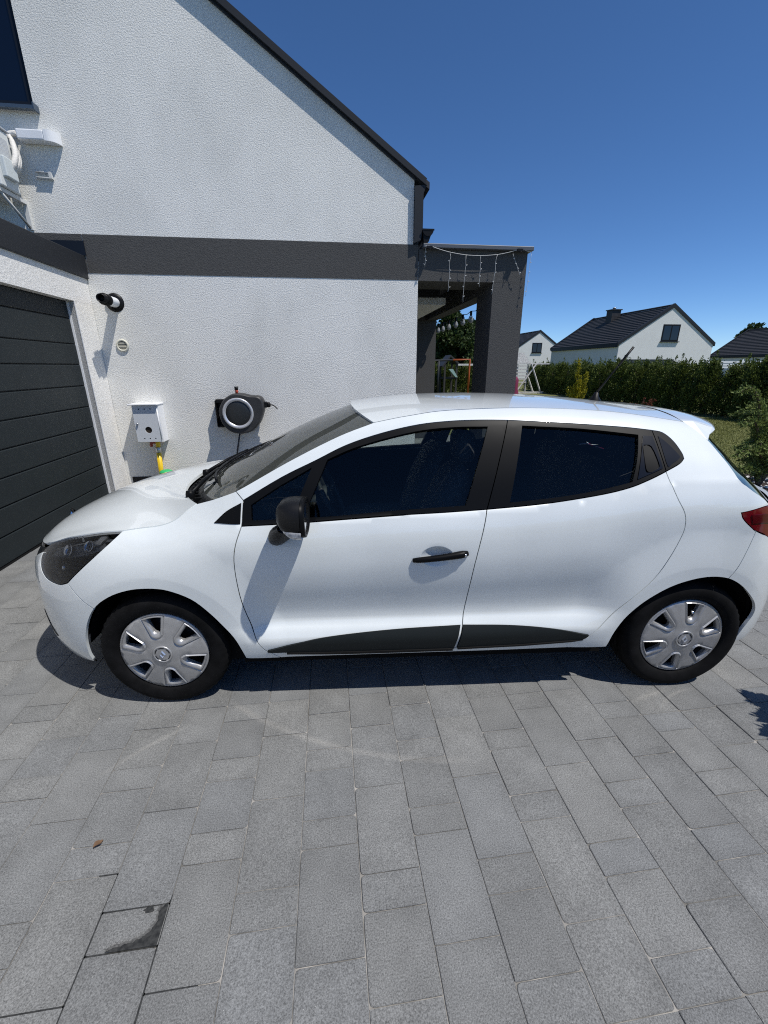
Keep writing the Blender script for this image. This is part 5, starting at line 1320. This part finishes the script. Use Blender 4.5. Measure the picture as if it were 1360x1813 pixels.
def tree(name, label, base, h, cr, seed, n=60, per=90, size=.35, trunk=.22, zlo=.25, group=None, m=TREEF):
    root = thing(name, label, 'tree', base, 0, group); rr = random.Random(seed); pts = []; mb = MB()
    mb.tube([(0, 0, 0), (rr.uniform(-.2, .2), 0, h*.35), (rr.uniform(-.3, .3), 0, h*.7), (0, 0, h*.95)], [trunk, trunk*.8, trunk*.45, .03], 8)
    for i in range(n):
        t = zlo+(1-zlo)*rr.random(); a = rr.uniform(0, 2*PI); env = cr*math.sin(PI*min(1, .18+.8*(t-zlo)/(1-zlo)))**.7*rr.uniform(.45, 1.05)
        c = Vector((env*math.cos(a), env*math.sin(a), h*t)); s = cr*rr.uniform(.14, .30)
        if i % 3 == 0: mb.tube([(0, 0, h*t*.7), (c.x*.6, c.y*.6, c.z*.92), tuple(c)], [trunk*.25, trunk*.15, .02], 5)
        for q in range(per):
            d = Vector((rr.gauss(0, 1), rr.gauss(0, 1), rr.gauss(0, .8))); d.normalize(); pts.append((c+d*s*rr.random()**.4, d))
    leafcloud('crown', pts, m, size, seed, root, up=-.1, long_=.8)
    mb.build('trunk', BARK, root); return root
tree('birch_tree', 'tall drooping dark green tree framed by the pergola opening', (12.6, 44, -.1), 6.3, 2.6, 31, 130, 110, .26, zlo=.12)
tree('bushy_tree', 'lower dark tree at the right of the pergola opening', (15.3, 47, -.1), 5.9, 2.2, 32, 90, 90, .28, zlo=.12)
tree('bushy_tree', 'dark tree at the left of the pergola opening behind the far hedge', (10.2, 45, -.1), 4.6, 2.0, 36, 80, 90, .28, zlo=.1)
tree('slender_tree', 'slender tree rising behind the right slope of the grey gabled house', (50.2, 62, -.1), 7.7, 2.0, 33, 60, 80, .32)
tree('bushy_tree', 'round tree between the two neighbouring roofs', (55.2, 64, -.1), 6.2, 2.6, 34, 60, 80, .34)
tree('round_tree', 'treetop peeking over the ridge of the right house', (62.5, 60, -.1), 7.0, 2.2, 35, 40, 80, .34)
# grass blades on the strip of lawn beyond the tail of the car
g = np.random.default_rng(5); n = 60000
X = g.uniform(5.4, 12.6, n); Y = g.uniform(4.2, 12.5, n); keep = ((X-5.9)**2+(Y-5.0)**2 > .9); X, Y = X[keep], Y[keep]; n = len(X)
V = np.zeros((n*3, 3)); a = g.uniform(0, 2*PI, n); hh = g.uniform(.02, .055, n); ww = .006
V[0::3, 0] = X-ww*np.cos(a); V[0::3, 1] = Y-ww*np.sin(a); V[1::3, 0] = X+ww*np.cos(a); V[1::3, 1] = Y+ww*np.sin(a)
V[2::3, 0] = X+g.normal(0, .02, n); V[2::3, 1] = Y+g.normal(0, .02, n); V[2::3, 2] = hh; V[:, 2] -= .02
me = bpy.data.meshes.new('grass'); me.vertices.add(n*3); me.vertices.foreach_set('co', V.ravel()); me.loops.add(n*3); me.loops.foreach_set('vertex_index', np.arange(n*3, dtype=np.int32))
me.polygons.add(n); me.polygons.foreach_set('loop_start', np.arange(0, n*3, 3, dtype=np.int32)); me.polygons.foreach_set('loop_total', np.full(n, 3, dtype=np.int32)); me.update(); me.materials.append(GRASS)
tag(link('grass', me), kind='stuff')
# planting bed with bark mulch and white stones
mb = MB(); ring = [(5.95+(.75+.1*math.sin(3*a_))*math.cos(a_)*1.0, 5.0+.95*math.sin(a_), -.008) for a_ in [2*PI*i/40 for i in range(40)]]
mb.add(ring, [tuple(range(40))]); bed = tag(mb.build('planting_bed', mat('bark mulch', (.035, .022, .014), .95, var=(40, .6), bump=(60, 1, .03))), kind='structure')
rr = random.Random(14); mbs = MB()
for i in range(260):
    a_ = rr.uniform(0, 2*PI); r_ = math.sqrt(rr.random()); x, y = 5.9+.72*r_*math.cos(a_), 5.0+.9*r_*math.sin(a_); s = rr.uniform(.012, .035)
    mbs.lathe([(0, s*.5), (s*.7, s*.3), (s, 0), (s*.6, -s*.3)], (x, y, .0), (rr.gauss(0, .3), rr.gauss(0, .3), 1), 6, 0, False)
tag(mbs.build('bed_stones', mat('white stone', (.6, .6, .58), .8), recalc=False), kind='stuff')

# ------------------------------------------------------------------ neighbouring houses
def nhouse(label, cx, y0, y1, hw, ze, za, chim=None, wins=(), low=()):
    h = thing('neighbour_house', label, 'house', (cx, y0, 0))
    mb = MB(); mb.prism([(cx-hw, 0), (cx+hw, 0), (cx+hw, ze), (cx, za), (cx-hw, ze)], 1, y0, y1); at(mb.build('wall', NEIGHW, h), h)
    sl = (za-ze)/hw
    mb = MB(); nr = 17
    for sd in (-1, 1):                      # tile courses laid as overlapping steps
        for i in range(nr):
            t0, t1 = i/nr, (i+1.12)/nr; x0, x1 = hw+.12-(hw+.12)*t0, max(0, hw+.12-(hw+.12)*t1)
            zf = lambda x: za-sl*x
            mb.prism([(cx+sd*x0, zf(x0)+.135), (cx+sd*x1, zf(x1)+.045), (cx+sd*x1, zf(x1)+.01), (cx+sd*x0, zf(x0)+.02)], 1, y0+.02, y1-.02)
    rf = at(mb.build('roof', TILE, h), h)
    mb = MB()
    for yy in (y0-.06, y1-.14):
        for sd in (-1, 1): mb.prism([(cx+sd*(hw+.15), ze-sl*.15-.10), (cx, za-.08), (cx, za+.22), (cx+sd*(hw+.15), ze-sl*.15+.16)], 1, yy, yy+.20)
    for sd in (-1, 1): mb.box((cx+sd*(hw-.02), y0+.14, ze-.28), (cx+sd*(hw+.16), y1-.14, ze-.02))
    at(mb.build('verge_trim', FASC, h), h)
    mb = MB(); mb.tube([(cx-.08, y0+.02, za+.10), (cx-.08, y1, za+.10)], .07, 6); at(mb.build('ridge_cap', TILE, h), h)
    if chim:
        x, y = chim; mb = MB(); mb.box((x-.42, y-.42, ze), (x+.42, y+.42, za+.42)); mb.box((x-.5, y-.5, za+.42), (x+.5, y+.5, za+.5)); c = at(mb.build('chimney', TILE, h), h)
        mb = MB(); mb.lathe([(.12, 0), (.12, .12), (.2, .14), (0, .22)], (x, y, za+.5), (0, 0, 1), 12); at(mb.build('chimney_cowl', STEEL, h), h)
    for (x0, z0, x1, z1) in wins:
        mb = MB(); mb.box((x0-.05, y0-.012, z0-.06), (x1+.05, y0+.01, z1+.05)); wf_ = at(mb.build('window', BLACKP, h), h)
        mb = MB(); mb.box((x0+.06, y0-.018, z0+.06), ((x0+x1)/2-.05, y0-.013, z1-.06)); wf_p = mb.build('pane', HOUSEPANE, wf_)
        mb = MB(); mb.box(((x0+x1)/2+.05, y0-.018, z0+.06), (x1-.06, y0-.013, z1-.06)); mb.build('pane', HOUSEPANE, wf_)
        mb = MB(); mb.box((x0-.12, y0-.12, z0-.12), (x1+.12, y0-.0125, z0-.062)); mb.build('sill', FASC, wf_)
    for (x0, z0, x1, z1) in low:
        mb = MB(); mb.box((x0, y0-.02, z0), (x1, y0+.01, z1)); wf_ = at(mb.build('window', FASC, h), h)
        for q in range(4):
            mb = MB(); a_ = x0+(x1-x0)*q/4; b_ = x0+(x1-x0)*(q+1)/4; mb.box((a_+.05, y0-.03, z0+.08), (b_-.05, y0-.021, z1-.08)); mb.build('pane', HOUSEPANE, wf_)
    return h
nhouse('light grey gabled house with dark tiled roof and chimney beyond the hedge', 26.95, 33, 43.6, 4.1, 3.28, 5.95, (26.3, 39.5), [(26.4, 3.48, 27.8, 4.62)], [(22.9, .2, 27.85, 2.08)])
nhouse('small far light grey gable beside the pergola column', 28.5, 58, 70, 4.3, 3.1, 5.95, None, [(27.6, 3.35, 28.9, 4.5)])
nhouse('house at the right edge with a broad dark tiled roof', 53.5, 44.0, 52.0, 4.6, 2.75, 5.75, None, [])

# ------------------------------------------------------------------ garden furniture and fence
ph = thing('playhouse', 'white slatted wooden playhouse frame by the pergola column', 'playhouse', (12, 26, 0))
for i in range(7):
    z = 1.72+i*.095; mb = MB(); mb.box((10.9, 26-.02+.06*i, z), (12.36-.05*i, 26+.03+.06*i, z+.085)); at(mb.build('roof_slat', WOODW, ph), ph)
for i in range(6):
    z = .62+i*.19; mb = MB(); mb.box((10.9, 26.0, z), (12.2, 26.05, z+.07)); at(mb.build('wall_slat', WOODW, ph), ph)
for a, b in (((11.55, 25.98, 0), (12.75, 25.98, 1.72)), ((13.2, 25.95, 0), (12.4, 25.95, 1.75)), ((12.75, 26.02, 0), (12.3, 26.02, .95)), ((12.2, 26.1, 0), (12.25, 26.1, 1.7)), ((11.6, 26.1, 0), (11.6, 26.1, 1.7))):
    mb = MB(); mb.tube([a, b], .05, 4, sm=False); at(mb.build('frame_bar', WOODW, ph), ph)
mb = MB(); mb.box((11.4, 25.9, -.02), (13.35, 26.02, .09)); mb.box((12.3, 26.02, 1.70), (13.6, 26.1, 1.77)); at(mb.build('base_beam', WOODW, ph), ph)
mb = MB(); mb.lathe([(0, 1.0), (.12, .98), (.22, .8), (.2, .3), (.28, 0)], (11.34, 25.7, 0), (0, 0, 1), 14)
tag(mb.build('play_tent', mat('magenta cloth', (.16, .012, .055), .8)), 'small magenta cloth bundle beside the white playhouse', 'toy')
sw = thing('swing_frame', 'metal swing frame with an orange end seen under the pergola', 'swing', (6.8, 24, 0))
mb = MB(); mb.tube([(4.6, 24, 1.86), (6.9, 24, 1.93)], .05, 8); mb.tube([(6.1, 24, 0), (6.1, 24, 1.9)], .05, 8); at(mb.build('dark_bar', FASC, sw), sw)
mb = MB(); mb.tube([(6.9, 24, 1.93), (7.85, 24, 1.96), (7.85, 24, 0)], .055, 8); at(mb.build('end_post', ORANGE, sw), sw)
pt = thing('play_tower', 'small play tower with dark pitched roof and pale slide', 'play tower', (7.0, 25.2, 0))
mb = MB(); mb.prism([(6.55, 1.62), (7.05, 2.22), (7.55, 1.80), (7.5, 1.72), (7.05, 2.12), (6.62, 1.55)], 1, 25.0, 26.2); at(mb.build('roof', TILE, pt), pt)
mb = MB()
for x in (6.75, 7.45):
    for y in (25.1, 26.1): mb.box((x-.05, y-.05, 0), (x+.05, y+.05, 1.8))
mb.box((6.7, 25.1, .9), (7.5, 26.1, 1.0)); at(mb.build('tower_frame', mat('grey timber', (.035, .033, .03), .8), pt), pt)
mb = MB(); mb.prism([(6.95, 1.45), (7.2, 1.45), (7.5, 1.0), (7.38, 1.0)], 1, 24.95, 25.2); at(mb.build('slide', mat('pale green plastic', (.30, .44, .40), .5), pt), pt)
mb = MB(); mb.box((7.5, 25, 1.64), (8.9, 25.1, 1.74)); at(mb.build('cross_bar', WOODW, pt), pt)
fn = thing('board_fence', 'low white horizontal board fence beyond the hedge', 'fence', (30, 28, 0))
for i in range(3):
    mb = MB(); z = 1.42+i*.17; mb.box((25.2, 27.0, z), (46, 27.03, z+.12)); at(mb.build('board', WHITEP, fn), fn)
for x in (25.2, 28, 31, 34, 37):
    mb = MB(); mb.box((x-.05, 27.04, 0), (x+.05, 27.14, 2.0)); at(mb.build('post', WHITEP, fn), fn)
